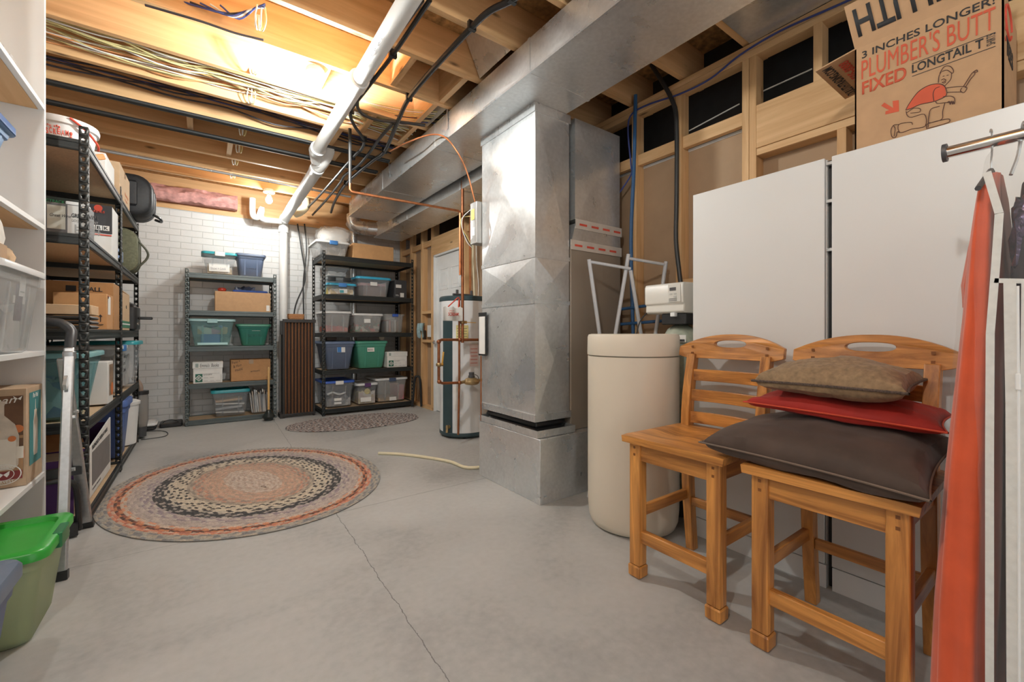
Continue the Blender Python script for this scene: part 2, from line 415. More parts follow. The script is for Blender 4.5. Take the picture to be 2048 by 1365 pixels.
for a, b in zip(ys[:-1], ys[1:]):
    if b-a < .1 or (a > 4.4 and b < 5.4): continue
    MB().box(WX+.02, WX+.058, a+.038, b, 2.258, 2.335).build('fire_block', LUMBER['y'], wr, bevel=.002)
for a, b in ((5.353, 5.65), (4.04, 4.42), (1.638, 1.955), (1.213, 1.60)):
    for z in ((1.36, .96) if a > 4 else ((.98, .55) if a > 1.5 else (1.40,))):
        MB().box(WX, WX+SD, a, b, z-.038, z).build('fire_block', LUMBER['y'], wr, bevel=.002)
MB().box(WX+SD, WX+SD+.013, -2.2, DX0-.05, 0, 2.262).build('drywall', mat('drywall_back_paper', (.41, .28, .175), .85, 0, .06, 6), wr)
MB().box(WX+SD, WX+SD+.013, DX1+.05, BY, 0, 2.262).build('drywall', MATS['drywall_back_paper'], wr)
MB().box(WX+SD-.006, WX+SD+.006, -2.2, DX0-.05, 2.25, 2.268).build('drywall_edge', WHITE, wr)
MB().box(WX+SD-.006, WX+SD+.006, DX1+.05, BY, 2.25, 2.268).build('drywall_edge', WHITE, wr)
MB().box(WX+SD+.16, WX+SD+.17, -2.2, BY, 0, 2.955).build('vapour_barrier', mat('black_membrane', (.025, .025, .027), .55, 0, .2), wr)
# door in the right wall
dr = structure('door_1', (WX, DX0, 0))
db = MB(); db.box(WX+.035, WX+.072, DX0, DX1-.015, .01, 2.075)
db.build('door_leaf', mat('door_paint', (.80, .80, .79), .4, 0, .02), dr)
pan = MB()
W = DX1-.015-DX0
for (a, b, z0, z1) in ((.12, .44, .20, .75), (.56, .88, .20, .75), (.12, .44, .93, 1.50), (.56, .88, .93, 1.50), (.12, .44, 1.62, 1.90), (.56, .88, 1.62, 1.90)):
    y0, y1 = DX0+W*a, DX0+W*b
    for q in ((y0, y1, z0, z0+.014), (y0, y1, z1-.014, z1), (y0, y0+.014, z0, z1), (y1-.014, y1, z0, z1)): pan.box(WX+.030, WX+.036, *q)
    pan.box(WX+.031, WX+.036, y0+.05, y1-.05, z0+.05, z1-.05)
pan.build('door_panel', MATS['door_paint'], dr, bevel=.003)
jb = MB(); jb.box(WX+.0, WX+.09, DX1-.012, DX1+.006, 0, 2.10).box(WX, WX+.09, DX0-.02, DX0-.002, 0, 2.10).box(WX, WX+.09, DX0-.02, DX1+.006, 2.08, 2.10)
jb.build('door_frame', WHITE, dr)
MB().cyl((WX+.035, DX1-.075, .93), (WX-.005, DX1-.075, .93), .011, 12).sphere((WX-.022, DX1-.075, .93), .027, 16).build('door_knob', CHROME, dr)

# ================================================================ DUCTWORK
def crease(mb, q, push):
    """a sheet panel broken corner to corner, centre pushed out"""
    q = [Vector(p) for p in q]; c = (q[0]+q[1]+q[2]+q[3])/4+Vector(push)
    mb.add(q+[c], [(0, 1, 4), (1, 2, 4), (2, 3, 4), (3, 0, 4)])
def duct_box(x0, x1, y0, y1, z0, z1, d=.006):
    mb = MB()
    P = lambda x, y, z: (x, y, z)
    crease(mb, [P(x0, y0, z0), P(x0, y1, z0), P(x0, y1, z1), P(x0, y0, z1)], (-d, 0, 0))
    crease(mb, [P(x1, y0, z0), P(x1, y1, z0), P(x1, y1, z1), P(x1, y0, z1)], (d, 0, 0))
    crease(mb, [P(x0, y0, z0), P(x1, y0, z0), P(x1, y0, z1), P(x0, y0, z1)], (0, -d, 0))
    crease(mb, [P(x0, y1, z0), P(x1, y1, z0), P(x1, y1, z1), P(x0, y1, z1)], (0, d, 0))
    crease(mb, [P(x0, y0, z0), P(x1, y0, z0), P(x1, y1, z0), P(x0, y1, z0)], (0, 0, -d))
    crease(mb, [P(x0, y0, z1), P(x1, y0, z1), P(x1, y1, z1), P(x0, y1, z1)], (0, 0, d))
    return mb
def ring_y(x0, x1, z0, z1, y, w=.012, t=.006):
    return MB().box(x0-t, x1+t, y-w, y+w, z0-t, z0).box(x0-t, x1+t, y-w, y+w, z1, z1+t).box(x0-t, x0, y-w, y+w, z0, z1).box(x1, x1+t, y-w, y+w, z0, z1)
def ring_z(x0, x1, y0, y1, z, w=.012, t=.006):
    return MB().box(x0-t, x1+t, y0-t, y0, z-w, z+w).box(x0-t, x1+t, y1, y1+t, z-w, z+w).box(x0-t, x0, y0, y1, z-w, z+w).box(x1, x1+t, y0, y1, z-w, z+w)
td = thing('return_trunk_duct', (1.71, 5.476, 2.5), 'long flat galvanized trunk duct hung under the joists across the room', 'duct')
seams = [5.476, 4.27, 3.07, 1.87, .67, -.53, -1.7]
for a, b in zip(seams[1:], seams[:-1]):
    duct_box(1.475, 1.945, a, b, 2.50, 2.695, .004).build('duct_section', GALV, td, angle=.3)
for y in seams[1:-1]: ring_y(1.475, 1.945, 2.50, 2.695, y, .010, .003).build('joint_band', GALV, td)
MB().box(1.466, 1.476, -1.7, 5.476, 2.494, 2.506).build('corner_seam', GALV2, td)
for y in (2.83, 1.2, 4.05): MB().box(1.466, 1.47, y, y+.022, 2.56, 2.74).build('hanger_strap', GALV2, td)
sd = thing('supply_trunk_duct', (2.2, 6.1, 2.45), 'lower galvanized supply duct running behind the trunk duct to the back corner', 'duct')
for a, b in ((2.66, 3.6), (3.6, 4.9), (4.9, 6.12)):
    duct_box(1.99, 2.40, a, b, 2.42, 2.62, .004).build('duct_section', GALV, sd, angle=.3)
for y in (3.6, 4.9): ring_y(1.99, 2.40, 2.42, 2.62, y, .008, .003).build('joint_band', GALV, sd)
eb = MB(); eb.tube([(2.08, 6.02, 2.53), (1.97, 6.06, 2.53), (1.90, 6.08, 2.53), (1.82, 6.12, 2.54), (1.76, 6.16, 2.56), (1.73, 6.18, 2.62), (1.73, 6.19, 2.72)], .095, 24, 3)
eb.build('elbow', GALV2, sd)
for x in (1.97, 1.90, 1.84): MB().cyl((x, 6.075, 2.53), (x+.012, 6.068, 2.53), .099, 24).build('collar', GALV2, sd)
# return drop column
rc = thing('return_air_drop', (1.83, 2.35, .40), 'tall creased galvanized duct column standing on the floor plenum', 'duct')
cx0, cx1, cy0, cy1 = 1.685, 1.975, 2.075, 2.70
for z0, z1 in ((.50, 1.25), (1.25, 1.54), (1.54, 2.46)):
    duct_box(cx0, cx1, cy0, cy1, z0+.006, z1-.006, .013).build('duct_section', GALV, rc, angle=.3)
for z in (1.25, 1.54): ring_z(cx0, cx1, cy0, cy1, z, .013, .004).build('joint_band', GALV2, rc)
ring_z(cx0, cx1, cy0, cy1, 2.47, .028, .008).build('top_flange', GALV2, rc)
ring_z(cx0, cx1, cy0, cy1, .515, .022, .010).build('bottom_flange', GALV2, rc)
fb = MB(); R = []
for i, z in enumerate((.40, .42, .44, .46, .48, .50)):
    ins = [0, .03, .045, .03, .035, .004][i]
    poly = rrect(cx0-.015+ins, cx1+.01-ins, cy0-.015+ins, cy1-ins, .01, 6)
    R.append([(x+.012*noise.noise(Vector((x*22, y*22, z*60))), y+.012*noise.noise(Vector((x*22+9, y*22, z*60))), z) for x, y in poly])
fb.loft(R); fb.build('flexible_collar', mat('black_canvas', (.02, .02, .021), .28, 0, .2), rc)
ring_z(1.668, 1.977, 2.03, 2.698, .425, .022, .006).build('base_flange', GALV2, rc)
pl = MB().box(1.662, 2.49, 2.0, 2.705, 0, .40)
pl = pl.build('floor_plenum', GALV, bevel=.003); tag(pl, 'low galvanized floor box under the duct column and furnace', 'plenum')
s_ = MB().box(2.30, 2.304, 1.994, 2.0, .08, .36).build('plenum_seam', GALV2, pl)
# furnace and supply plenum
fu = thing('furnace', (2.24, 2.3, .40), 'tan furnace cabinet half hidden between the duct column and the beige tank', 'furnace')
MB().box(1.985, 2.49, 2.07, 2.705, .402, 1.63).build('cabinet', mat('furnace_tan', (.33, .275, .22), .42, .2, .03, 4), fu, bevel=.006)
MB().loft([[(1.985, 2.07, 1.63), (2.49, 2.07, 1.63), (2.49, 2.70, 1.63), (1.985, 2.70, 1.63)], [(2.03, 2.07, 1.79), (2.485, 2.07, 1.79), (2.485, 2.68, 1.79), (2.03, 2.68, 1.79)]]).build('transition', GALV, fu, angle=20)
tapem = mat('printed_foil_tape', (.66, .60, .54), .4, .2, .06)
for z, x0 in ((1.79, 2.03), (1.645, 1.985)):
    tp = MB().box(x0-.003, 2.492, 2.062, 2.069, z-.035, z+.03).build('foil_tape', tapem, fu)
    for k in range(4): patch((x0+.03+k*.115, 2.0615, z-.012), (1, 0, 0), (0, 0, 1), .07, .014, RED_INK, tp, 'print')
sp_ = duct_box(2.03, 2.485, 2.075, 2.655, 1.82, 2.50, .012).build('supply_plenum', GALV, angle=.3)
tag(sp_, 'galvanized supply plenum with an X crease sitting over the tan furnace', 'duct')
# control box on the far side of the column
cb = thing('control_box', (1.66, 2.78, 1.75), 'small grey electrical control box fixed to the duct column, wires spilling out', 'control box')
MB().rbox(1.640, 1.74, 2.705, 2.80, 1.72, 2.03, .006).build('housing', mat('grey_box_metal', (.46, .46, .45), .4, .5), cb)
patch((1.639, 2.78, 1.78), (0, -1, 0), (0, 0, 1), .05, .06, PAPER, cb, 'label'); patch((1.639, 2.785, 1.9), (0, -1, 0), (0, 0, 1), .05, .08, mat('yellow_label', (.72, .62, .2), .7), cb, 'label')
for k in range(3):
    MB().tube([(1.66, 2.80, 2.0-.03*k), (1.60, 2.84+.01*k, 1.93), (1.59, 2.83, 1.84), (1.62, 2.81, 1.74+.02*k), (1.66, 2.80, 1.70)], .003, 6, 5).build('wire', (WHITE, BLACK, mat('wire_yellow', (.6, .5, .2), .5))[k], cb)
ar = MB().tube([onY(780, 303, 3.5), onY(815, 285, 3.2), onY(860, 270, 2.98), onY(890, 275, 2.80), onY(915, 305, 2.75), onY(934, 345, 2.75), (1.655, 2.75, 2.03)], .006, 8, 6).build('copper_refrigerant_tube', COPPER)
tag(ar, 'thin bright copper tube arching from the joists to the control box', 'copper pipe')

# ================================================================ PLUMBING
dp = thing('drain_pipe', (.85, 4.0, 2.55), 'long white plastic drain pipe under the joists and down the brick wall', 'drain pipe')
MB().tube([(.79, 1.2, 2.635), (.80, 3.98, 2.63), (.80, 4.04, 2.62), (.825, 4.12, 2.595)], .048, 24).build('pipe', PVC, dp)
MB().tube([(.91, 4.02, 2.72), (.905, 4.05, 2.66), (.88, 4.12, 2.60), (.855, 4.2, 2.565)], .052, 24, 5).build('wye_branch', PVC, dp)
MB().tube([(.845, 4.13, 2.60), (.855, 4.24, 2.565), (.875, 6.30, 2.56), (.88, 6.41, 2.55), (.88, 6.44, 2.50), (.88, 6.44, 2.44)], .056, 24).build('pipe', PVC, dp)
for a, b in (((.80, 3.92, 2.63), (.80, 3.99, 2.63)), ((.852, 4.2, 2.566), (.857, 4.3, 2.566)), ((.88, 6.44, 2.40), (.88, 6.44, 2.47)), ((.876, 6.26, 2.56), (.877, 6.33, 2.56)), ((.79, 2.7, 2.635), (.79, 2.8, 2.635))):
    MB().cyl(a, b, .062, 24).build('coupling', PVC, dp)
MB().cyl((.88, 6.44, .0), (.88, 6.44, 2.44), .05, 24).build('standpipe', PVC, dp)
text('CHEMLINE  D2665', (.764, 2.20, 2.595), (0, 1, -.0), (-.7, 0, -.7), .34, .022, INK, dp)
pt = MB().tube([onY(505, 397, 6.3), onY(505, 425, 6.3), onY(509, 434, 6.3), onY(517, 434, 6.3), onY(521, 425, 6.3), onY(524, 418, 6.3), (.62, 6.3, 2.52), (.84, 6.36, 2.53)], .035, 20, 4).build('drain_trap', PVC)
tag(pt, 'small white plastic U-bend trap hanging at the brick wall beside the bulb', 'drain pipe')
cr = MB().tube([onY(612, 398, 6.0), onY(612, 412, 6.0), onY(600, 424, 6.05), onY(590, 428, 6.1)], .05, 20, 4).build('drain_elbow', CPVC)
tag(cr, 'cream plastic drain elbow beside the end of the white drain pipe', 'drain pipe')
vp = thing('vent_pipe', (1.80, 6.44, 0), 'slim vertical galvanized vent pipe behind the black storage rack', 'pipe')
MB().cyl((1.80, 6.46, .3), (1.80, 6.46, 2.50), .05, 20).build('pipe', GALV2, vp)
MB().tube([(1.80, 6.46, 2.48), (1.80, 6.44, 2.58), (1.72, 6.36, 2.64)], .06, 20, 4).build('elbow', GALV, vp)
cpv = MB().tube([onZ(757, 907, .012), onZ(800, 909, .012), onZ(850, 915, .012), onZ(900, 924, .012), (1.66, 2.86, .012), (1.9, 2.78, .012)], .0125, 12, 5).build('condensate_pipe', CPVC)
tag(cpv, 'thin cream plastic pipe lying on the concrete floor beside the furnace plenum', 'pipe')
# silver conduit and black water lines under the joists, running across
def line(name, pts, r, m, label, cat, group=None, n=8, sm=5):
    o = MB().tube(pts, r, n, sm).build(name, m); tag(o, label, cat, group); return o
line('steel_conduit', [(-1.1, 5.24, 2.69), (.3, 5.26, 2.69), (1.44, 5.28, 2.69)], .014, GALV2, 'straight silver conduit running across under the joists', 'conduit')
for i, (y, r) in enumerate(((3.985, .0125), (4.02, .0125), (4.33, .014), (4.37, .012))):
    line('water_line', [(-1.12, y+.03, 2.69), (-.4, y+.01, 2.688), (.3, y, 2.692), (1.44, y-.02, 2.69)], r, PIPE_BLACK, 'black water line clipped across under the joists above the left racks', 'water pipe', 'black water lines crossing under the joists')
Zp = 2.672
A = [(859.8, 0), (785.7, 109.6), (734, 177), (701.9, 222.5), (708, 250), (727.7, 280.5), (722, 300), (705, 316), (631, 400), (600, 428)]
B = [(1060, -30), (1024, 0), (980, 22), (943.7, 54.8), (866, 138.6), (818, 196.7), (797, 240), (769, 303), (743.8, 322.4), (692, 367.6), (669.6, 403), (662, 425)]
Cc = [(714.8, 203), (716, 216), (728, 230), (755, 240), (785.7, 243), (815, 246), (850, 251)]
D = [(845, 0), (768, 106), (757, 125), (734, 172)]
Ee = [(785.7, 247), (760, 276), (740.6, 303), (718, 330), (690, 350), (679, 367.6), (650, 403), (625, 430)]
for nm, P_, r, lab in (('A', A, .0125, 'black water line weaving beside the long white drain pipe'),
                       ('B', B, .016, 'thick black water line running from the top of the room beside the trunk duct'),
                       ('C', Cc, .012, 'short black water line curving from the drain pipe to the trunk duct'),
                       ('D', D, .011, 'black water line close against the near end of the white drain pipe'),
                       ('E', Ee, .0125, 'black water line between two others near the back wall')):
    o = line('water_line', [onZ(u, v, Zp) for u, v in P_], r, PIPE_BLACK, lab, 'water pipe')
    if nm in 'AB':
        for (u, v) in P_[1:-1:2]:
            p = onZ(u, v, Zp); MB().box(p.x-.022, p.x+.022, p.y-.010, p.y+.010, p.z-.016, p.z+.03).build('pipe_clip', BLACK, o)
hp = thing('hanging_water_pipe', (.96, 3.55, 2.2), 'copper pipe crossing above the water heater with a black drop leg', 'copper pipe')
MB().cyl((.962, 3.55, 2.26), (.962, 3.55, 2.70), .013, 10).build('drop_leg', PIPE_BLACK, hp)
MB().tube([(.962, 3.55, 2.27), (.962, 3.55, 2.21), (.975, 3.55, 2.195), (1.0, 3.55, 2.193), (1.95, 3.55, 2.205), (1.97, 3.55, 2.19), (1.97, 3.55, 2.16), (1.97, 3.55, 1.6)], .011, 10).build('pipe', COPPER, hp)
# ---- water heater
wh = thing('water_heater', (2.215, 3.905, 0), 'tall white water heater with a teal band standing by the white door', 'water heater')
c = (2.215, 3.905, 0); TEAL = mat('teal_paint', (.035, .065, .075), .4)
MB().lathe([(.01, .05), (.25, .05), (.25, 1.385), (.01, 1.385)], c, 48).build('tank', mat('heater_white', (.74, .745, .75), .3, 0, .02), wh)
MB().lathe([(.01, .012), (.235, .012), (.255, .03), (.255, .055), (.251, .06), (.01, .06)], c, 48).build('base_ring', TEAL, wh)
MB().lathe([(.252, 1.375), (.256, 1.38), (.256, 1.41), (.245, 1.425), (.01, 1.43), (.01, 1.376)], c, 48).build('top_cap', TEAL, wh)
for a_ in (0, 2.1, 4.2): MB().cyl((c[0]+.19*math.cos(a_), c[1]+.19*math.sin(a_), 0), (c[0]+.19*math.cos(a_), c[1]+.19*math.sin(a_), .014), .02, 12).build('foot', BLACK, wh)
def arc_patch(a0, a1, z0, z1, m, name, r=.2515):
    mb = MB(); n = 8; R1 = []
    for i in range(n+1):
        a = math.radians(a0+(a1-a0)*i/n); R1.append([(c[0]+k*math.cos(a), c[1]+k*math.sin(a), z) for k, z in ((r-.003, z0), (r, z0), (r, z1), (r-.003, z1))])
    mb.loft(R1); return mb.build(name, m, wh)
# camera-facing angle of the heater is about 240 degrees
arc_patch(183, 213, .06, 1.20, TEAL, 'stripe')
arc_patch(222, 250, .97, 1.13, mat('energy_label', (.70, .60, .25), .7), 'energy_label')
arc_patch(216, 232, .30, .52, PAPER, 'safety_label')
arc_patch(253, 275, .72, .94, mat('faded_label', (.72, .60, .58), .7), 'warning_label')
for k in range(5): arc_patch(255, 272, .75+k*.035, .758+k*.035, mat('faded_red', (.60, .22, .18), .7), 'label_print', .2522)
for k in range(5): arc_patch(224, 247, .99+k*.026, .996+k*.026, mat('label_grey', (.25, .24, .15), .7), 'label_print', .2522)
MB().cyl((1.985, 3.80, .12), (1.955, 3.785, .12), .018, 12).cyl((1.95, 3.78, .07), (1.955, 3.785, .14), .012, 10).build('drain_valve', BRASS, wh)
MB().cyl((2.13, 3.9, 1.42), (2.13, 3.9, 1.50), .014, 10).cyl((2.30, 3.9, 1.42), (2.30, 3.9, 1.50), .014, 10).cyl((2.06, 3.86, 1.445), (2.3, 3.88, 1.45), .012, 10).build('nipple', DARKGREY, wh)
# ---- copper pipework in front of the heater
cw = thing('copper_pipework', (1.98, 3.5, .1), 'copper pipes, valves and regulator mounted in front of the water heater', 'copper pipe')
Yp = 3.56
q = lambda u, v: onY(u, v, Yp)
MB().tube([q(925, 362), q(925, 500), q(925, 686)], .0145, 12).build('riser_pipe', COPPER_D, cw)
MB().tube([q(918.5, 600), q(918.5, 760), q(916.5, 870)], .0105, 12).build('drain_tube', COPPER_D, cw)
MB().tube([q(968, 680), q(884, 680), q(878, 682), q(877.5, 688), q(877.5, 760), q(879, 765), q(885, 767), q(921, 766)], .013, 12).build('loop_pipe', COPPER_D, cw)
for u, v in ((919.5, 680), (877.5, 684), (878.5, 764), (919, 766), (925, 646)):
    MB().sphere(q(u, v), .021, 12).build('fitting', COPPER_D, cw)
for (u, v, du, dv) in ((925, 645, 24, 1), (878, 730, 7, -26)):
    v1 = MB().sphere(q(u, v), .024, 12).cyl(q(u-5, v), q(u+8, v), .014, 10).build('ball_valve', BRASS, cw)
    a_, b_ = q(u+4, v), q(u+du, v+dv)
    MB().bar(a_+Vector((0, -.02, 0)), b_+Vector((0, -.02, 0)), .006, .022, (0, 1, 0)).build('valve_handle', mat('orange_lever', (.62, .36, .08), .5), v1)
rg = q(943, 762)
MB().lathe([(.004, -.035), (.058, -.035), (.075, -.022), (.078, -.005), (.06, .018), (.036, .03), (.004, .03)], rg, 24).build('regulator_body', BRASS, cw)
MB().lathe([(.004, .03), (.032, .03), (.032, .05), (.026, .052), (.026, .082), (.004, .082)], rg, 16).build('regulator_cap', DARKGREY, cw)
MB().tube([rg+Vector((.03, 0, .06)), rg+Vector((.07, 0, .04)), rg+Vector((.085, 0, -.01))], .003, 6, 5).build('regulator_wire', BLACK, cw)
MB().tube([rg+Vector((.06, 0, 0)), rg+Vector((.14, 0, 0))], .014, 10).cyl(q(921, 766), rg-Vector((.05, 0, 0)), .015, 10).build('regulator_pipe', BRASS, cw)
for k, (u, du) in enumerate(((940, 0), (946, 3))):
    line('copper_supply_pipe', [onY(u, 430, 4.15), onY(u, 520, 4.15), onY(u+du, 592, 4.15)], .0105, (COPPER, CPVC)[k], ('copper riser behind the heater pipes, nearer the door', 'pale riser beside the copper riser over the water heater')[k], 'pipe', None, 10, 0)
bag = thing('scream_sign', q(902, 640), 'white plastic bag with red lettering hung on the heater pipes by red ribbon', 'bag')
bp = q(883, 642); wbag = (q(921, 642)-bp).x
mbb = MB(); R = []
for i in range(9):
    x = bp.x+wbag*i/8; yy = Yp-.03+.008*math.sin(i*1.4); hh = .125+.01*math.sin(i*2)
    R.append([(x, yy, bp.z), (x, yy-.006, bp.z+.01), (x, yy-.004, bp.z+hh), (x, yy, bp.z+hh)])
mbb.loft(R).build('bag_body', PAPER, bag)
text('you all', (bp.x+.055, Yp-.047, bp.z+.085), (1, 0, 0), (0, 0, 1), .05, .016, RED_INK, bag)
text('SCREAM!', (bp.x+.045, Yp-.047, bp.z+.045), (1, 0, 0), (0, 0, 1), .11, .032, RED_INK, bag, bold=.02)
MB().tube([(bp.x+.05, Yp-.035, bp.z+.13), (bp.x+.11, Yp-.03, bp.z+.18), (bp.x+.17, Yp-.02, bp.z+.22), (bp.x+.165, Yp-.02, bp.z+.13)], .006, 6, 5).build('ribbon', RED_INK, bag)
# clipboard hung beside the column
cl = thing('clipboard', (1.676, 2.67, .9), 'thin dark framed clipboard with white paper hung beside the duct column', 'clipboard')
a_, b_ = onX(957, 711, 1.662), onX(972, 625, 1.662)
MB().box(1.662, 1.668, b_.y, a_.y, a_.z, b_.z).build('board', BLACK, cl); MB().box(1.659, 1.662, b_.y+.012, a_.y-.012, a_.z+.012, b_.z-.03).build('paper', PAPER, cl)
o = MB().cyl(onX(962, 712, 1.664), Vector((1.664, onX(962, 712, 1.664).y, .405)), .005, 8).build('thin_copper_tube', COPPER_D); tag(o, 'thin tube dropping from the clipboard to the floor plenum beside the duct column', 'copper pipe')

# ================================================================ CABLES
cols = {'yellow': mat('cable_yellow', (.66, .58, .27), .5), 'white': mat('cable_white', (.76, .75, .70), .5), 'orange': mat('cable_orange', (.70, .30, .12), .5), 'black': mat('cable_black', (.035, .03, .04), .5), 'blue': mat('cable_blue', (.05, .07, .24), .5)}
rr = random.Random(3)
def bay_cable(y0, color, x0, x1, zlo, zhi, spread, label, group):
    pts = []; n = 9; off = rr.uniform(-spread, spread)
    for i in range(n):
        x = x0+(x1-x0)*i/(n-1)
        pts.append((x, y0+off+rr.uniform(-.022, .022)+.02*math.sin(i+off*50), rr.uniform(zlo, zhi)))
    o = MB().tube(pts, .0042 if color != 'black' else .006, 6, 5).build('electrical_cable', cols[color]); tag(o, label, 'cable', group)
for i in range(18):
    color = ('yellow', 'white', 'yellow', 'orange', 'yellow', 'white')[i % 6]
    bay_cable(3.46, color, -1.12, 1.44, 2.725, 2.80, .12, '%s electrical cable bundled in the joist bay beside the nearer bulb' % color, '%s cables in the bundled joist bay' % color)
for i in range(6):
    color = ('black', 'black', 'blue')[i % 3]
    bay_cable(3.86, color, -1.12, 1.44, 2.74, 2.80, .08, '%s electrical cable in the joist bay above the black water lines' % color, '%s cables in the second joist bay' % color)
for i in range(5):
    color = ('blue', 'black', 'blue', 'white', 'blue')[i]
    pts = [onZ(360+20*i, 2+i*2, 2.78), onZ(430+12*i, 22+i*4, 2.76), onZ(480+8*i, 27-i*3, 2.77), onZ(530, 8+i*2, 2.78)]
    line('electrical_cable', pts, .005, cols[color], '%s cable looping below the joists at the top of the room' % color, 'cable', 'loose %s cables near the camera' % color, 6)
for (u, v) in ((507, 140), (502, 200), (485, 265), (478, 300), (470, 325), (465, 352), (520, 50)):
    p = onZ(u, v, 2.72)
    for dx in (-.018, 0, .016): line('electrical_cable', [p+Vector((dx, -.07, .06)), p+Vector((dx*1.5, -.045, .01)), p+Vector((dx, -.01, -.016-abs(dx)*.5)), p+Vector((dx*.6, .03, -.010)), p+Vector((dx, .055, .03)), p+Vector((dx*.5, .06, .09))], .0038, cols['yellow' if dx > 0 else 'white'], ('yellow' if dx > 0 else 'white')+' cable strand looping under a joist beside others', 'cable', ('yellow' if dx > 0 else 'white')+' cable strands under the joists', 6)
line('electrical_cable', [onZ(290, 10, 2.7), onZ(400, 42, 2.69), (onZ(470, 66, 2.69)), onZ(527, 80, 2.69)], .006, cols['black'], 'thin black cable sagging under the joist face at the top left', 'cable', None, 6)
for k in range(7):
    pts = [onZ(720+k*3, 200+k*2, 2.76), onZ(790, 215+k*4, 2.74), onZ(850+k*2, 222+k*4, 2.74), onZ(895, 225+k*4, 2.76)]
    line('electrical_cable', pts, .004, cols[('yellow', 'white', 'yellow', 'yellow', 'black', 'yellow', 'blue')[k]], '%s cable running from the drain pipe toward the trunk duct' % ('yellow', 'white', 'yellow', 'yellow', 'black', 'yellow', 'blue')[k], 'cable', 'cables beside the trunk duct, %s' % ('yellow', 'white', 'yellow', 'yellow', 'black', 'yellow', 'blue')[k], 6)
XW = WX-.012
line('blue_cable', [onX(u, v, XW) for u, v in ((1760, -28), (1672, 12), (1560, 62), (1480, 110), (1420, 158), (1360, 188), (1300, 208), (1264, 228), (1256, 260), (1262, 330), (1262, 350), (1236, 390))], .006, cols['blue'], 'blue cable stapled along the top plate of the stud wall', 'cable', None, 6)
line('blue_water_pipe', [onX(1271, 190, XW), onX(1268, 330, XW), onX(1262, 480, XW), onX(1266, 660, XW), onX(1266, 700, XW)], .013, BLUE_PEX, 'thick blue water pipe dropping down the stud wall behind the white frame', 'water pipe', None, 10, 4)
line('black_vertical_pipe', [onX(1303, 130, XW), onX(1322, 160, XW), onX(1344, 200, XW), onX(1353, 245, XW), onX(1353, 400, XW), onX(1352, 480, XW), onX(1358, 540, XW), onX(1362, 572, XW)], .014, PIPE_BLACK, 'black pipe dropping down the stud wall to the softener valve', 'water pipe', None, 10, 4)
for i, (v, u0, u1) in enumerate(((615, 1240, 1300), (645, 1240, 1342))):
    line('blue_water_pipe', [onX(u0, v+4, XW-.01), onX(u1, v-4, XW-.01)], .011, BLUE_PEX, ('upper blue pipe crossing behind the white frame to the softener valve', 'lower blue pipe crossing behind the white frame to the softener bypass')[i], 'water pipe', None, 10, 0)
line('electrical_cable', [onX(1378, 262, WX+.1), onX(1479, 208, WX+.1)], .004, cols['white'], 'white wire slanting across the dark stud bay left of the double stud', 'cable', None, 6, 0)
line('electrical_cable', [onX(1518, 186, WX+.1), onX(1624, 138, WX+.1)], .004, cols['white'], 'white wire slanting across the dark stud bay above the header', 'cable', None, 6, 0)
for k in range(2):
    line('black_water_line', [onY(595+k*14, 448, 6.48), onY(603+k*10, 500, 6.48), onY(610-k*3, 560, 6.48), onY(591+k*16, 612, 6.48), (onY(588+k*20, 660, 6.48)), onY(588+k*20, 825, 6.48)], .009, PIPE_BLACK, ('left black water line crossing down the brick wall beside the white standpipe', 'right black water line crossing down the brick wall beside the white standpipe')[k], 'water pipe', None, 8, 5)
line('electrical_cable', [onX(u, v, WX-.01) for u, v in ((952, 465), (953, 520), (957, 570), (955, 610))], .005, cols['white'], 'white cable running down the studs behind the water heater', 'cable', None, 6)
# ================================================================ STORAGE RACKS
def slot_post(x, y, sx, sy, z0, z1, fl=.035, pitch=.0508):
    """angle post with keyhole slots; flanges go from the corner (x, y) along sx and sy"""
    mb = MB(); n = max(1, int(round((z1-z0)/pitch))); h = (z1-z0)/n
    key = [(-.0045, -.011), (.0045, -.011), (.0055, 0), (.0095, .005), (.0075, .0125), (-.0075, .0125), (-.0095, .005), (-.0055, 0)]
    for axis, sgn in (('x', sx), ('y', sy)):
        for i in range(n):
            za = z0+i*h; cz = za+h/2
            out = [(0, za), (fl/2, za), (fl, za), (fl, cz), (fl, za+h), (fl/2, za+h), (0, za+h), (0, cz)]
            inn = [key[0], (0, -.011), key[1], key[2], key[3], (0, .0125), key[6], key[7]]
            vs = []
            for a, z in out: vs.append((a, z))
            for a, z in inn: vs.append((fl/2+a, cz+z))
            V = []
            for a, z in vs:
                if axis == 'x': V.append((x+sgn*a, y, z))
                else: V.append((x, y+sgn*a, z))
            mb.add(V, [(k, (k+1) % 8, 8+(k+1) % 8, 8+k) for k in range(8)])
    return mb
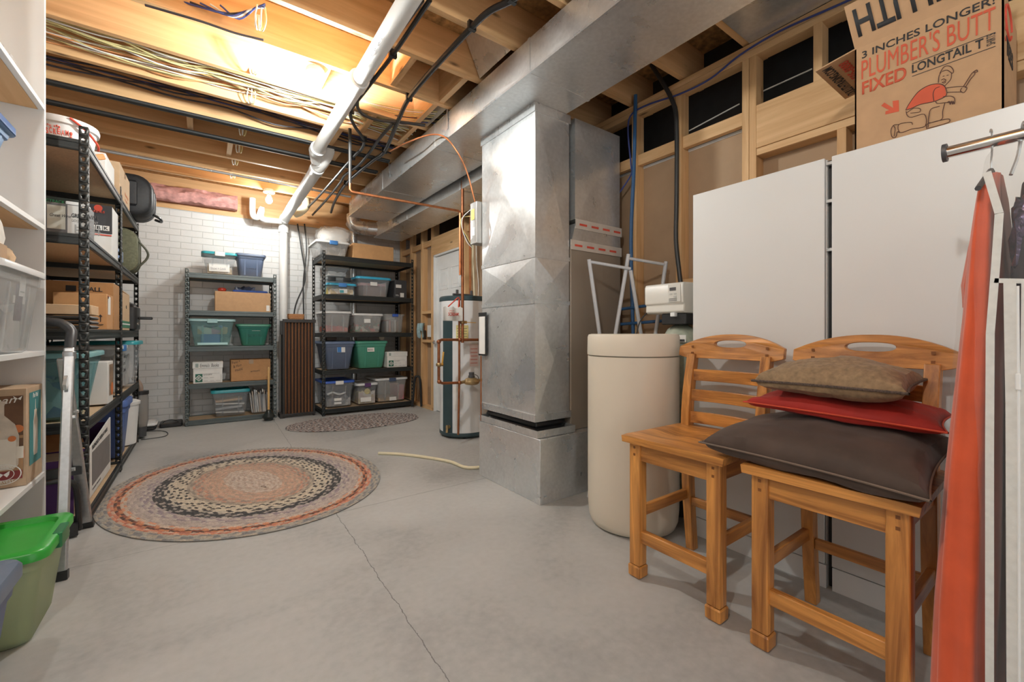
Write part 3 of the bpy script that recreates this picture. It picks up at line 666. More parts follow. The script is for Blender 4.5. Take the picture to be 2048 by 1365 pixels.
def rack(name, label, group, x0, x1, y0, y1, H, levels, steel, long_axis, board=None, raised=.0):
    t = thing(name, ((x0+x1)/2, (y0+y1)/2, 0), label, 'storage rack', group)
    proto = {}
    for (x, sx) in ((x0, 1), (x1, -1)):
        for (y, sy) in ((y0, 1), (y1, -1)):
            p = slot_post(x, y, sx, sy, 0, H).build('post', steel, t, fix=False)
            m_ = p.modifiers.new('t', 'SOLIDIFY'); m_.thickness = .0022; m_.offset = 0
    for z in levels:
        def beam(a, b, c, d):
            # stepped channel profile
            mb = MB(); mb.box(a, b, c, d, z-.058, z)
            return mb
        for (a, b, c, d, nx, ny) in ((x0+.004, x1-.004, y0+.003, y0+.016, 0, -1), (x0+.004, x1-.004, y1-.016, y1-.003, 0, 1), (x0+.003, x0+.016, y0+.016, y1-.016, -1, 0), (x1-.016, x1-.003, y0+.016, y1-.016, 1, 0)):
            mb = beam(a, b, c, d)
            if ny: mb.box(a+.03, b-.03, (c-.004 if ny < 0 else d), (c if ny < 0 else d+.004), z-.020, z-.004).box(a+.03, b-.03, (c-.003 if ny < 0 else d), (c if ny < 0 else d+.003), z-.054, z-.040)
            else: mb.box((a-.004 if nx < 0 else b), (a if nx < 0 else b+.004), c+.02, d-.02, z-.020, z-.004).box((a-.003 if nx < 0 else b), (a if nx < 0 else b+.003), c+.02, d-.02, z-.054, z-.040)
            mb.build('beam', steel, t, bevel=.002)
        MB().box(x0+.017, x1-.017, y0+.017, y1-.017, z-.026, z-.012).build('shelf_board', board or PARTICLE, t)
    return t
LV = [.073, .578, 1.074, 1.581, 2.086]
rack('storage_rack', 'black steel storage rack nearest the white bookcase on the left wall', 'black racks on the left wall', -1.11, -.50, 3.20, 4.375, 2.16, LV, BLACK_STEEL, 'y')
rack('storage_rack', 'black steel storage rack on the left wall, far unit carrying the two suitcases', 'black racks on the left wall', -1.11, -.50, 4.385, 5.46, 2.11, LV, BLACK_STEEL, 'y')
L2 = [.062, .474, .898, 1.311, 1.738]
rack('storage_rack', 'short grey steel storage rack against the white brick wall', None, -.158, .745, 6.02, 6.42, 1.78, L2, GREY_STEEL, 'x')
L3 = [.085, .575, 1.057, 1.548, 2.048]
rack('storage_rack', 'wide black steel storage rack in the back corner behind the grey oval rug', None, 1.225, 2.44, 5.76, 6.38, 2.10, L3, BLACK_STEEL, 'x')
for o in bpy.data.objects:
    if o.get('group') == 'black racks on the left wall': del o['group']

# ================================================================ BINS
def tote(name, label, x0, x1, y0, y1, z0, h, body, lid, face='y', taper=.035, lid_h=.025, latch=None, group=None, rim=.014, ribs=True, ribbed_lid=True, lid_top=None):
    cx, cy = (x0+x1)/2, (y0+y1)/2
    t = thing(name, (cx, cy, z0), label, 'storage bin', group)
    zt = z0+h-(lid_h if lid else 0); r = .035; e = rim+.004
    X0, X1, Y0, Y1 = x0+e, x1-e, y0+e, y1-e
    def ring(k, z, d=0):
        tp = taper*(1-k)+d
        return [(x, y, z) for x, y in rrect(X0+tp, X1-tp, Y0+tp, Y1-tp, r, 5)]
    R = [ring(0, z0, .012), ring(0, z0+.01)]
    R += [ring(.85, z0+(zt-z0)*.85), ring(.86, z0+(zt-z0)*.86, -.006), ring(1, zt-.012, -.004), ring(1, zt-.010, -rim), ring(1, zt, -rim)]
    R += [ring(1, zt, .0), ring(.86, z0+(zt-z0)*.86, .0), ring(0, z0+.014, .004), ring(0, z0+.008, .012)]
    MB().loft(R, True, True).build('bin_body', body, t, angle=50)
    if ribs:
        for f in ((.30, .70) if x1-x0 > .2 else (.5,)):
            if True:
                rb = MB()
                za, zb = z0+.02, z0+(zt-z0)*.84
                ta, tb = taper*(1-.05)+0, taper*(1-.84)
                if face == 'y':
                    xx = x0+(x1-x0)*f; rb.loft([[(xx-.008, Y0+ta-.004, za), (xx+.008, Y0+ta-.004, za), (xx+.008, Y0+ta+.003, za), (xx-.008, Y0+ta+.003, za)], [(xx-.008, Y0+tb-.004, zb), (xx+.008, Y0+tb-.004, zb), (xx+.008, Y0+tb+.003, zb), (xx-.008, Y0+tb+.003, zb)]])
                else:
                    yy = y0+(y1-y0)*f; rb.loft([[(X1-ta+.004, yy-.008, za), (X1-ta+.004, yy+.008, za), (X1-ta-.003, yy+.008, za), (X1-ta-.003, yy-.008, za)], [(X1-tb+.004, yy-.008, zb), (X1-tb+.004, yy+.008, zb), (X1-tb-.003, yy+.008, zb), (X1-tb-.003, yy-.008, zb)]])
                rb.build('rib', body, t)
    if lid:
        L = []
        for d, z in ((.0, zt-.008), (.0, zt+lid_h*.55), (.006, zt+lid_h*.8), (.035, zt+lid_h*.8), (.042, zt+lid_h*.35), (.06, zt+lid_h*.3)):
            L.append([(x, y, z) for x, y in rrect(x0+d, x1-d, y0+d, y1-d, r+.012, 5)])
        L.insert(0, [(x, y, zt-.008) for x, y in rrect(x0+.006, x1-.006, y0+.006, y1-.006, r+.008, 5)])
        L.insert(0, [(x, y, zt+.001) for x, y in rrect(x0+.008, x1-.008, y0+.008, y1-.008, r+.008, 5)])
        MB().loft(L).build('lid', lid, t, angle=50)
    if latch:
        zz = zt+lid_h*.4; d = .018
        n = latch[1] if isinstance(latch, tuple) else 1; m_ = latch[0] if isinstance(latch, tuple) else latch
        for k in range(n):
            f = .5 if n == 1 else (.25, .75)[k]
            if face == 'y':
                wv = min(.05, (x1-x0)*.14); xx = x0+(x1-x0)*f
                MB().rbox(xx-wv, xx+wv, y0-d*.4, y0+.02, zt-.028, zt+lid_h*.85, .006).build('latch', m_, t)
            else:
                wv = min(.06, (y1-y0)*.14); yy = y0+(y1-y0)*f
                MB().rbox(x1-.02, x1+d*.4, yy-wv, yy+wv, zt-.028, zt+lid_h*.85, .006).build('latch', m_, t)
    return t
def heap(name, label, cat, x0, x1, y0, y1, z0, z1, m, seed=0, amp=.5, f=14, nx=14, ny=10, group=None):
    """a lumpy pile of cloth or mixed things filling a bin"""
    def zz(x, y):
        k = noise.noise(Vector((x*f+seed, y*f, seed*.7)))*.5+noise.noise(Vector((x*f*2.3, y*f*2.3+seed, 3)))*.3
        return z1-(z1-z0)*amp*(.5-k)
    rows = []
    for i in range(nx+1):
        x = x0+(x1-x0)*i/nx
        row = [(x, y0+(y1-y0)*j/ny, zz(x, y0+(y1-y0)*j/ny)) for j in range(ny+1)]
        row += [(x, y1, z0), (x, y0, z0)]
        rows.append(row)
    o = MB().loft(rows).build(name, m, angle=60); tag(o, label, cat, group); return o
def carton(name, label, x0, x1, y0, y1, z0, h, m=None, tape='x', cat='cardboard box', flaps=None, bevel=.003, group=None):
    t = thing(name, ((x0+x1)/2, (y0+y1)/2, z0), label, cat, group)
    m = m or CARD
    if flaps is None:
        MB().box(x0, x1, y0, y1, z0, z0+h).build('box_body', m, t, bevel=bevel)
        if tape == 'x': MB().box(x0-.001, x1+.001, (y0+y1)/2-.024, (y0+y1)/2+.024, z0+h-.0005, z0+h+.0012).box(x0-.0012, x0, (y0+y1)/2-.024, (y0+y1)/2+.024, z0+h-.05, z0+h).box(x1, x1+.0012, (y0+y1)/2-.024, (y0+y1)/2+.024, z0+h-.05, z0+h).build('tape', TAPE, t)
        if tape == 'y': MB().box((x0+x1)/2-.024, (x0+x1)/2+.024, y0-.001, y1+.001, z0+h-.0005, z0+h+.0012).box((x0+x1)/2-.024, (x0+x1)/2+.024, y0-.0012, y0, z0+h-.05, z0+h).build('tape', TAPE, t)
    else:
        s = .005
        MB().box(x0, x1, y0, y1, z0, z0+s).box(x0, x0+s, y0, y1, z0, z0+h).box(x1-s, x1, y0, y1, z0, z0+h).box(x0, x1, y0, y0+s, z0, z0+h).box(x0, x1, y1-s, y1, z0, z0+h).build('box_body', m, t)
    return t
def lidded_box(name, label, x0, x1, y0, y1, z0, h, written, group=None):
    t = thing(name, ((x0+x1)/2, (y0+y1)/2, z0), label, 'paper box', group)
    w_ = x1-x0; d = .006; lz = z0+h*.70
    MB().box(x0+d, x1-d, y0+d, y1-d, z0, lz+.01).build('box_body', PAPER, t, bevel=.002)
    MB().box(x0, x1, y0, y1, lz, z0+h).build('lid', PAPER, t, bevel=.003)
    GR = mat('eco_green', (.03, .15, .10), .7)
    g = patch((x0+w_*.09, y0+d-.0005, z0+h*.06), (1, 0, 0), (0, 0, 1), w_*.23, h*.38, GR, t, 'printed_logo', label='green square logo')
    c_ = (x0+w_*.205, y0+d-.002, z0+h*.25); R = MB(); a = h*.13
    for k in range(4):
        p0 = Vector((c_[0]+a*math.cos(k*PI/2)*1.0, c_[1], c_[2]+a*math.sin(k*PI/2))); p1 = Vector((c_[0]+a*math.cos((k+1)*PI/2), c_[1], c_[2]+a*math.sin((k+1)*PI/2)))
        R.bar(p0, p1, .002, a*.22, (0, 0, 1))
    R.build('logo_mark', PAPER, g)
    text('e', (c_[0]-a*.42, y0+d-.003, c_[2]-a*.45), (1, 0, 0), (0, 0, 1), a*.85, a*.9, PAPER, g)
    text('e.COPY', (x0+w_*.36, y0+d-.001, z0+h*.37), (1, 0, 0), (0, 0, 1), w_*.28, h*.05, INK, t)
    for k in range(5): patch((x0+w_*(.36+.20*(k % 3)), y0+d-.001, z0+h*(.10+.075*((k*2) % 4))), (1, 0, 0), (0, 0, 1), w_*.14, h*.012, mat('grey_print', (.35, .35, .35), .8), t, 'print')
    MB().box(x0+w_*.33, x0+w_*.93, y0+d-.001, y0+d, z0+h*.06, z0+h*.065).box(x0+w_*.33, x0+w_*.88, y0+d-.001, y0+d, z0+h*.44, z0+h*.445).box(x0+w_*.93, x0+w_*.935, y0+d-.001, y0+d, z0+h*.06, z0+h*.38).build('printed_border', INK, t)
    for k in range(4): patch((x0+w_*.09, y0-.0008, z0+h*(.76+.045*k)), (1, 0, 0), (0, 0, 1), w_*.10, h*.026, mat('stripe_green', (.10, .2, .17), .8), t, 'print')
    if written: text(written, (x0+w_*.24, y0-.001, z0+h*.76), (1, 0, 0), (0, 0, 1), w_*.62, h*.16, INK, t, shear=.15)
    return t
CL = clear('clear_plastic', (.965, .97, .975), .13, .12, (.72, .74, .76))
CL2 = clear('frosted_plastic', (.95, .95, .95), .27, .3, (.74, .74, .73))
CLA = clear('aqua_plastic', (.86, .95, .95), .18, .18, (.50, .74, .76))
CLT = clear('teal_tinted_plastic', (.76, .88, .89), .20, .15, (.36, .60, .63))
CLG = clear('green_tinted_plastic', (.90, .93, .78), .46, .35, (.58, .64, .42))
TEALLID = mat('teal_lid', (.03, .33, .38), .35, 0, .04); AQUALID = mat('aqua_lid', (.45, .70, .71), .3, 0, .04)
BLUELID = mat('blue_lid', (.04, .12, .52), .35, 0, .04); SKYLID = mat('sky_blue_lid', (.05, .36, .55), .35, 0, .04)
SLATE = mat('slate_blue_plastic', (.135, .185, .30), .42, 0, .05); SLATE_D = mat('slate_blue_body', (.115, .15, .23), .45, 0, .05)
GREEN_T = mat('sea_green_plastic', (.075, .30, .21), .42, 0, .05); GREEN_D = mat('dark_sea_green', (.03, .20, .155), .42, 0, .05)
WLID = mat('white_lid', (.74, .74, .73), .35, 0, .03); PURPLE = mat('purple_latch', (.12, .05, .16), .4); BLUEL = mat('blue_latch', (.06, .22, .55), .4)
MIX = {}
def mixmat(name, cols_, scale=18, rough=.7):
    m, nt, b = _new(name); v = _coords(nt, scale)
    vo = nt.nodes.new('ShaderNodeTexVoronoi'); vo.inputs['Scale'].default_value = 1; nt.links.new(v, vo.inputs['Vector'])
    sp = nt.nodes.new('ShaderNodeSeparateXYZ'); nt.links.new(vo.outputs['Color'], sp.inputs[0])
    st = [(i/len(cols_), c_) for i, c_ in enumerate(cols_)]
    r = nt.nodes.new('ShaderNodeValToRGB'); r.color_ramp.interpolation = 'CONSTANT'; e = r.color_ramp.elements
    e[0].position = 0; e[0].color = (*cols_[0], 1); e[1].position = st[1][0]; e[1].color = (*cols_[1], 1)
    for p, c_ in st[2:]:
        k = e.new(p); k.color = (*c_, 1)
    nt.links.new(sp.outputs[0], r.inputs[0]); nt.links.new(r.outputs[0], b.inputs['Base Color']); b.inputs['Roughness'].default_value = rough
    return m
M_GREY = mixmat('mixed_grey', [(.45, .44, .43), (.30, .30, .30), (.62, .60, .58), (.40, .38, .37)])
M_RED = mat('red_cloth', (.62, .09, .08), .85, 0, .25, 30, .3)
M_XMAS = mixmat('mixed_green_red', [(.06, .28, .16), (.10, .10, .09), (.50, .08, .08), (.55, .52, .48), (.05, .22, .14)], 26)
M_TOY = mixmat('mixed_toys', [(.10, .16, .42), (.50, .20, .28), (.62, .55, .45), (.15, .2, .16), (.55, .32, .14)], 16)
M_PASTEL = mixmat('mixed_pastel', [(.62, .55, .38), (.60, .50, .45), (.70, .66, .60), (.55, .45, .3)], 22)
M_PALE = mixmat('mixed_pale', [(.60, .60, .58), (.70, .68, .66), (.45, .46, .46)], 10)
def YX(u, v, y): return onY(u, v, y)

# ---------------------------------------------------------------- grey rack by the brick wall
FY = 6.055
def span(u0, u1, y, v=667): return onY(u0, v, y).x, onY(u1, v, y).x
x0, x1 = span(402, 476, FY)
t = tote('storage_bin', 'clear teal lidded bin on top of the grey rack beside a blue tote', x0, x1, FY, 6.40, 1.738, .27, CL, TEALLID, latch=WLID)
patch((x0+.075, FY+.032, 1.775), (1, 0, .02), (0, .08, 1), .20, .095, PAPER, t, 'label')
text('Show + Look', (x0+.09, FY+.028, 1.795), (1, 0, .02), (0, .08, 1), .15, .03, mat('pencil', (.4, .4, .42), .8), t)
heap('folded_linen', 'pale folded linens inside the teal lidded bin on top of the grey rack', 'linen', x0+.06, x1-.06, FY+.06, 6.34, 1.757, 1.88, M_PASTEL, 2)
x0, x1 = span(471, 533, FY)
t = tote('storage_bin', 'slate blue tote with a lid on top of the grey rack', x0, x1, FY, 6.41, 1.738, .285, SLATE, SLATE_D, taper=.03)
for k, s in enumerate(('HALL', 'COMPUT', 'CABLES')): text(s, (x0+.115, FY+.036, 1.905-.035*k), (1, 0, 0), (0, .08, 1), .085+.02*k, .018, INK, t, shear=.2)
x0, x1 = span(430, 541, FY+.01)
carton('cardboard_box', 'long plain open-topped cardboard box on the second shelf of the grey rack', x0, x1, FY+.01, 6.36, 1.311, .235, tape='none')
p = patch((x1-.045, FY+.009, 1.325), (1, 0, 0), (0, 0, 1), .035, .07, PAPER, bpy.data.objects['cardboard_box'], 'label')
o = MB().rbox(onY(465, 580, 6.1).x, onY(536, 580, 6.1).x, 6.09, 6.34, 1.547, 1.572, .02).build('loose_bin_lid', BLUELID); tag(o, 'loose bright blue bin lid lying on the long cardboard box', 'lid')
o = MB().lathe([(.003, 1.549), (.035, 1.552), (.045, 1.565), (.044, 1.58), (.03, 1.592), (.003, 1.594)], (onY(444, 572, 6.15).x, 6.15, 0), 20).build('red_ball', mat('red_plastic', (.65, .06, .03), .35)); tag(o, 'flat red plastic ball on the long cardboard box', 'ball')
o = heap('plastic_bag', 'crumpled clear plastic bag with dark things on the blue lid', 'bag', onY(470, 570, 6.15).x, onY(510, 570, 6.15).x, 6.13, 6.30, 1.574, 1.655, clear('bag_dark', (.5, .55, .62), .6, .15, (.10, .12, .2)), 5, 1.3, 16)
x0, x1 = span(375, 472, FY)
t = tote('storage_bin', 'pale aqua see-through bin of toys on the middle grey rack shelf', x0, x1, FY, 6.39, .898, .325, CLA, AQUALID, taper=.045, latch=AQUALID)
MB().box(x0+.09, x1-.08, FY+.052, FY+.06, .915, .94).build('label_holder', AQUALID, t)
heap('toy_pile', 'jumble of coloured toys inside the pale aqua bin on the grey rack', 'toys', x0+.09, x1-.08, FY+.09, 6.32, 1.04, 1.16, M_TOY, 9, .6)
o = MB().rbox(x0+.12, x1-.15, FY+.08, 6.30, .915, 1.04, .02).build('blue_box', mat('blue_box_plastic', (.06, .15, .42), .4, 0, .15, 10)); tag(o, 'blue plastic box inside the pale aqua bin on the grey rack', 'box')
x0, x1 = span(473, 543, FY)
t = tote('storage_bin', 'dark sea green tote on the middle shelf of the grey rack', x0, x1, FY, 6.39, .898, .27, GREEN_D, GREEN_T, taper=.045)
patch((x0+.16, FY+.03, 1.08), (1, 0, 0), (0, .12, 1), .10, .05, PAPER, t, 'label'); patch((x0+.165, FY+.028, 1.10), (1, 0, 0), (0, .12, 1), .05, .02, mat('pink_print', (.6, .2, .25), .7), t, 'print')
text('Emma', (x0+.12, FY+.036, 1.01), (1, 0, 0), (0, .1, 1), .15, .045, mat('marker_green', (.012, .09, .07), .6), t)
x0, x1 = span(385, 446, FY)
lidded_box('paper_box', 'white lidded paper box marked with books on the grey rack', x0, x1, FY, 6.36, .474, .245, "Emma's  Books")
x0, x1 = span(462, 541, FY+.02)
t = carton('cardboard_box', 'brown taped cardboard box with marker writing on the fourth shelf of the grey rack', x0, x1, FY+.02, 6.38, .474, .255, mat('cardboard_kraft', (.50, .27, .12), .8, 0, .06, 30), tape='y')
for k, s in enumerate(('Piano +', '& Horn', 'music')): text(s, (x0+.012+.015*k, FY+.0185, .68-.045*k), (1, 0, .25), (-.25, 0, 1), .085, .032, INK, t, shear=.2)
text('w/music', (x0+.20, FY+.0185, .575), (1, 0, .1), (-.1, 0, 1), .10, .022, INK, t, shear=.2)
x0, x1 = span(421, 501, FY-.01)
t = tote('storage_bin', 'clear bin with curved teal lid on the bottom grey rack shelf', x0, x1, FY-.01, 6.36, .062, .325, CL, TEALLID, taper=.03, lid_h=.035)
for k, (zz_, m_) in enumerate(((.10, PAPER), (.15, mat('paper_grey', (.5, .5, .5), .8)), (.20, PAPER), (.24, CARD_L))):
    o = MB().box(x0+.05, x1-.06-.02*(k % 2), FY+.05, 6.30, zz_, zz_+.012+.012*(k % 2)).rot(.07*(-1)**k, ((x0+x1)/2, 6.2, zz_), 'Y').build('paper_stack', m_); tag(o, ('lowest white paper stack in the teal lidded bin on the bottom shelf', 'grey paper stack in the teal lidded bin on the bottom shelf', 'tilted white papers near the middle of the teal lidded bottom bin', 'tan folder on top of papers in the teal lidded bottom bin')[k], 'paper')
x0, x1 = span(498, 545, FY)
t = tote('file_bin', 'open clear file bin packed with upright papers beside the plunger', x0, x1, FY, 6.36, .062, .235, CL, None, taper=.015, ribs=False)
for k in range(11):
    xx = x0+.035+k*(x1-x0-.07)/11; hh = .24+.05*((k*7) % 5)/5
    o = MB().box(xx, xx+.006+.005*(k % 3), FY+.04, 6.30, .078, .078+hh).rot(-.10+.025*(k % 4), (xx, 6.2, .075), 'Y').build('magazine', (PAPER, mat('magazine_tan', (.55, .45, .36), .7), mat('paper_grey', (.5, .5, .5), .8), PAPER)[k % 4]); tag(o, 'thin paper booklet standing in the open clear file bin', 'booklet', 'booklets in the open file bin')
# plunger
px, py = .645, 5.88
pg = thing('plunger', (px, py, 0), 'black rubber plunger with a wooden handle standing in front of the grey rack', 'plunger')
MB().lathe([(.038, .0), (.048, .004), (.05, .02), (.066, .036), (.068, .05), (.052, .075), (.034, .10), (.026, .125), (.018, .13), (.004, .13)], (px, py, 0), 28).build('rubber_cup', mat('black_rubber', (.02, .024, .022), .32), pg)
MB().lathe([(.012, .12), (.0125, .60), (.011, .635), (.004, .643)], (px, py, 0), 14).build('handle', wood('pale_handle', (.62, .36, .13), (.78, .50, .22), 'z', .45, 1, False), pg)
# ---------------------------------------------------------------- bamboo gate between the racks
gx0, gx1 = .80, 1.165; gy = 5.90; gz = 1.215
BAMB = wood('bamboo_slat', (.10, .035, .012), (.30, .13, .05), 'z', .5, 1.6, False); GFR = mat('gate_black_wood', (.028, .024, .022), .45, 0, .2)
ga = thing('wooden_gate', ((gx0+gx1)/2, gy, 0), 'dark wooden gate of narrow upright slats standing between the grey and black racks', 'gate')
for a, b, c_, d in ((gx0, gx0+.022, .0, gz), (gx1-.022, gx1, 0, gz)): MB().box(a, b, gy, gy+.035, c_, d).build('frame_upright', GFR, ga, bevel=.002)
for c_, d in ((gz-.03, gz+.01), (.025, .05)): MB().box(gx0, gx1+.01, gy-.003, gy+.038, c_, d).build('frame_rail', GFR, ga, bevel=.002)
for k in range(3):
    MB().box(gx0, gx0+.02, gy+.05+.05*k, gy+.075+.05*k, .0, gz-.02).build('folded_panel', GFR, ga)
MB().box(gx0+.01, gx1-.01, gy+.04, gy+.05, 0.05, gz-.03).build('slat_gap_shade', mat('gate_shadow_brown', (.04, .02, .012), .7), ga)  # dark brown sheet painted as the shade between the slats
MB().box(gx0-.03, gx0, gy+.0, gy+.20, 0, .055).build('foot', GFR, ga); MB().box(gx0-.025, gx0, gy+.02, gy+.06, gz-.18, gz-.01).build('hinge_block', GFR, ga)
ns = 9
for k in range(ns):
    xx = gx0+.032+k*(gx1-gx0-.064)/(ns-1)
    mb = MB(); mb.cyl((xx, gy+.015, .048), (xx, gy+.015, gz-.028), .0085, 8)
    for z in (.18, .5, .82, 1.08): mb.cyl((xx, gy+.015, z-.006+.02*(k % 3)), (xx, gy+.015, z+.006+.02*(k % 3)), .0105, 8)
    mb.build('slat', BAMB, ga)
bk = thing('woven_basket', (.985, gy+.06, gz+.012), 'small tan woven basket sitting on top of the slatted gate', 'basket')
b0, b1 = onY(577, 640, gy).x, onY(609, 640, gy).x
WICK = mat('wicker', (.50, .24, .10), .7, 0, .3, 120, .5)
MB().loft([[(x, y, z) for x, y in rrect(b0+i_, b1-i_, gy-.0+i_, gy+.12-i_, .012)] for i_, z in ((.008, gz+.0105), (.0, gz+.075), (.008, gz+.075), (.014, gz+.02))]).build('basket_body', WICK, bk)
for z in (gz+.03, gz+.05, gz+.072): MB().tube([(x, y, z) for x, y in rrect(b0+.002, b1-.002, gy+.002, gy+.118, .012)]+[(b1-.002, gy+.106, z)], .0045, 6).build('weave_band', WICK, bk)

# ---------------------------------------------------------------- wide black rack in the back corner
RY = 5.80
x0, x1 = span(632, 702, RY)
t = tote('storage_bin', 'shallow clear bin with white lid and blue latch on top of the corner rack', x0, x1, RY, 6.34, 2.048, .20, CL2, WLID, latch=BLUEL)
heap('fabric_pile', 'grey folded fabric in the shallow bin on top of the corner rack', 'fabric', x0+.06, x1-.06, RY+.06, 6.28, 2.07, 2.19, M_GREY, 4)
# plastic wrapped pillow
pa, pb = onY(640, 470, 5.95).x, onY(706, 470, 5.95).x
def blob(x0, x1, y0, y1, z0, z1, seed, n=28, m=16, amp=.1, f=9, sq=.6):
    cx, cy, cz = (x0+x1)/2, (y0+y1)/2, (z0+z1)/2; R = []
    sg = lambda v, p: math.copysign(abs(v)**p, v)
    for i in range(m+1):
        a = -PI/2+PI*i/m; row = []
        for k in range(n):
            b = 2*PI*k/n
            v = Vector((sg(math.cos(a), sq)*sg(math.cos(b), sq), sg(math.cos(a), sq)*sg(math.sin(b), sq), sg(math.sin(a), sq)))
            v *= 1+amp*noise.noise(v*f*.35+Vector((seed, 0, 0)))+amp*.5*noise.noise(v*f+Vector((0, seed, 0)))
            row.append((cx+v.x*(x1-x0)/2, cy+v.y*(y1-y0)/2, max(z0, cz+v.z*(z1-z0)/2)))
        R.append(row)
    return MB().loft(R)
wp = thing('bagged_pillow', ((pa+pb)/2, 6.1, 2.25), 'white pillow wrapped in crinkled clear plastic on top of the corner rack', 'pillow')
blob(pa+.02, pb-.02, 5.95, 6.30, 2.252, 2.46, 3, amp=.10).build('pillow', mat('pillow_white', (.80, .78, .74), .85, 0, .05, 8), wp)
blob(pa, pb, 5.93, 6.32, 2.25, 2.475, 8, 36, 22, .20, 22).build('plastic_wrap', clear('plastic_wrap', (.97, .97, .97), .25, .08, (.9, .9, .9)), wp)
x0, x1 = span(706, 787, RY+.02)
t = carton('cardboard_box', 'plain tan cardboard box on top of the corner rack', x0, x1, RY+.02, 6.25, 2.048, .205, mat('cardboard_tan', (.56, .31, .135), .8, 0, .05, 20))
x0, x1 = span(650, 701, 6.05)
t = tote('storage_bin', 'low clear bin stacked upon the black latched bin, corner rack', x0, x1, 6.05, 6.36, 1.81, .15, CL, CL2, ribs=False)
heap('paper_pile', 'pale papers in the upper clear bin at the back of the corner rack', 'paper', x0+.05, x1-.05, 6.10, 6.31, 1.83, 1.90, M_PALE, 6)
x0, x1 = span(648, 709, 6.03)
t = tote('storage_bin', 'clear bin with black latches behind the small blue lidded bin on the corner rack', x0, x1, 6.03, 6.36, 1.548, .26, CL, CL2, latch=(BLACK, 2), ribs=False)
heap('craft_supplies', 'pastel craft supplies in the black latched bin on the corner rack', 'craft supplies', x0+.05, x1-.05, 6.08, 6.31, 1.57, 1.72, mixmat('mixed_craft', [(.60, .50, .15), (.08, .35, .42), (.65, .60, .55), (.6, .25, .3)], 9), 11)
x0, x1 = span(655, 715, RY)
t = tote('storage_bin', 'small clear bin with sky blue lid at the front of the corner rack second shelf', x0, x1, RY, 6.02, 1.548, .16, CL, SKYLID, latch=BLUEL, ribs=False)
patch((x0+.15, RY+.018, 1.575), (1, 0, 0), (0, .15, 1), .10, .055, PAPER, t, 'label'); patch((x0+.155, RY+.016, 1.58), (1, 0, 0), (0, .15, 1), .05, .035, mat('teal_print', (.1, .4, .45), .7), t, 'print')
heap('toy_pile', 'pale pink toys in the small sky blue lidded bin on the corner rack', 'toys', x0+.045, x1-.045, RY+.045, 5.98, 1.565, 1.65, M_PASTEL, 13)
x0, x1 = span(713, 784, RY)
t = tote('storage_bin', 'large clear bin with sky blue lid in the middle of the corner rack second shelf', x0, x1, RY, 6.34, 1.548, .275, CL, SKYLID, taper=.03, lid_h=.03)
patch((x0+.19, RY+.02, 1.70), (1, 0, 0), (0, .1, 1), .095, .05, PAPER, t, 'label')
o = MB().box(x0+.11, x1-.07, RY+.07, 6.28, 1.562, 1.70).build('brown_carton', mat('mauve_brown_card', (.26, .20, .19), .8)); tag(o, 'mauve brown carton inside the large sky blue lidded bin', 'box')
o = MB().box(x0+.08, x1-.06, RY+.10, 6.2, 1.705, 1.74).build('pink_folder', mat('pink_folder_paper', (.62, .38, .38), .8)); tag(o, 'pink folders on the carton inside the large sky blue lidded bin', 'folder')
x0, x1 = span(790, 812, RY)
t = carton('black_carton', 'tall black carton with white labels at the right end of the corner rack', x0, x1+.01, RY, 6.15, 1.548, .25, mat('black_card', (.045, .045, .05), .6), tape='none', cat='box')
patch((x0+.012, RY-.001, 1.69), (1, 0, 0), (0, 0, 1), .08, .045, PAPER, t, 'label'); patch((x0+.075, RY-.001, 1.56), (1, 0, 0), (0, 0, 1), .055, .06, PAPER, t, 'label'); text('DELL', (x0+.012, RY-.001, 1.575), (1, 0, 0), (0, 0, 1), .045, .02, PAPER, t)
# third shelf
x0, x1 = span(647, 705, RY)
t = tote('storage_bin', 'white lidded clear bin holding red cloth on the corner rack', x0, x1, RY, 6.34, 1.057, .285, CL2, WLID, taper=.022)
heap('red_cloth', 'red cloth at the bottom of the clear white lidded bin on the corner rack', 'cloth', x0+.05, x1-.05, RY+.05, 6.28, 1.075, 1.17, M_RED, 3, .8)
x0, x1 = span(706, 768, RY)
t = tote('storage_bin', 'clear bin with white lid holding green garlands on the corner rack middle shelf', x0, x1, RY, 6.34, 1.057, .265, CL2, WLID, taper=.025, ribs=False)
patch((x0+.15, RY+.012, 1.19), (1, 0, 0), (0, .08, 1), .085, .055, PAPER, t, 'label')
MB().rbox(x0+.135, x0+.255, RY+.0, RY+.02, 1.25, 1.29, .008).build('handle', CL2, t)
heap('holiday_decorations', 'green and red garlands inside the middle clear bin on the corner rack', 'decorations', x0+.05, x1-.05, RY+.05, 6.28, 1.075, 1.20, M_XMAS, 7, .8)
x0, x1 = span(770, 811, RY)
t = tote('file_bin', 'clear file bin with blue latch at the right end of the corner rack middle shelf', x0, x1, RY, 6.30, 1.057, .265, CL2, CL2, taper=.015, latch=BLUELID, ribs=False, lid_h=.012)
for k in range(5):
    xx = x0+.04+k*.038; o = MB().box(xx, xx+.02, RY+.05, 6.22, 1.07, 1.22+.02*(k % 2)).build('book', (mat('book_grey', (.22, .21, .22), .6), mat('book_red', (.45, .12, .08), .6), mat('book_grey', (.22, .21, .22), .6), PAPER, mat('book_brown', (.3, .14, .07), .6))[k]); tag(o, ('leftmost grey', 'dark red', 'second grey', 'white', 'brown')[k]+' book standing in the clear file bin with the blue latch', 'book')
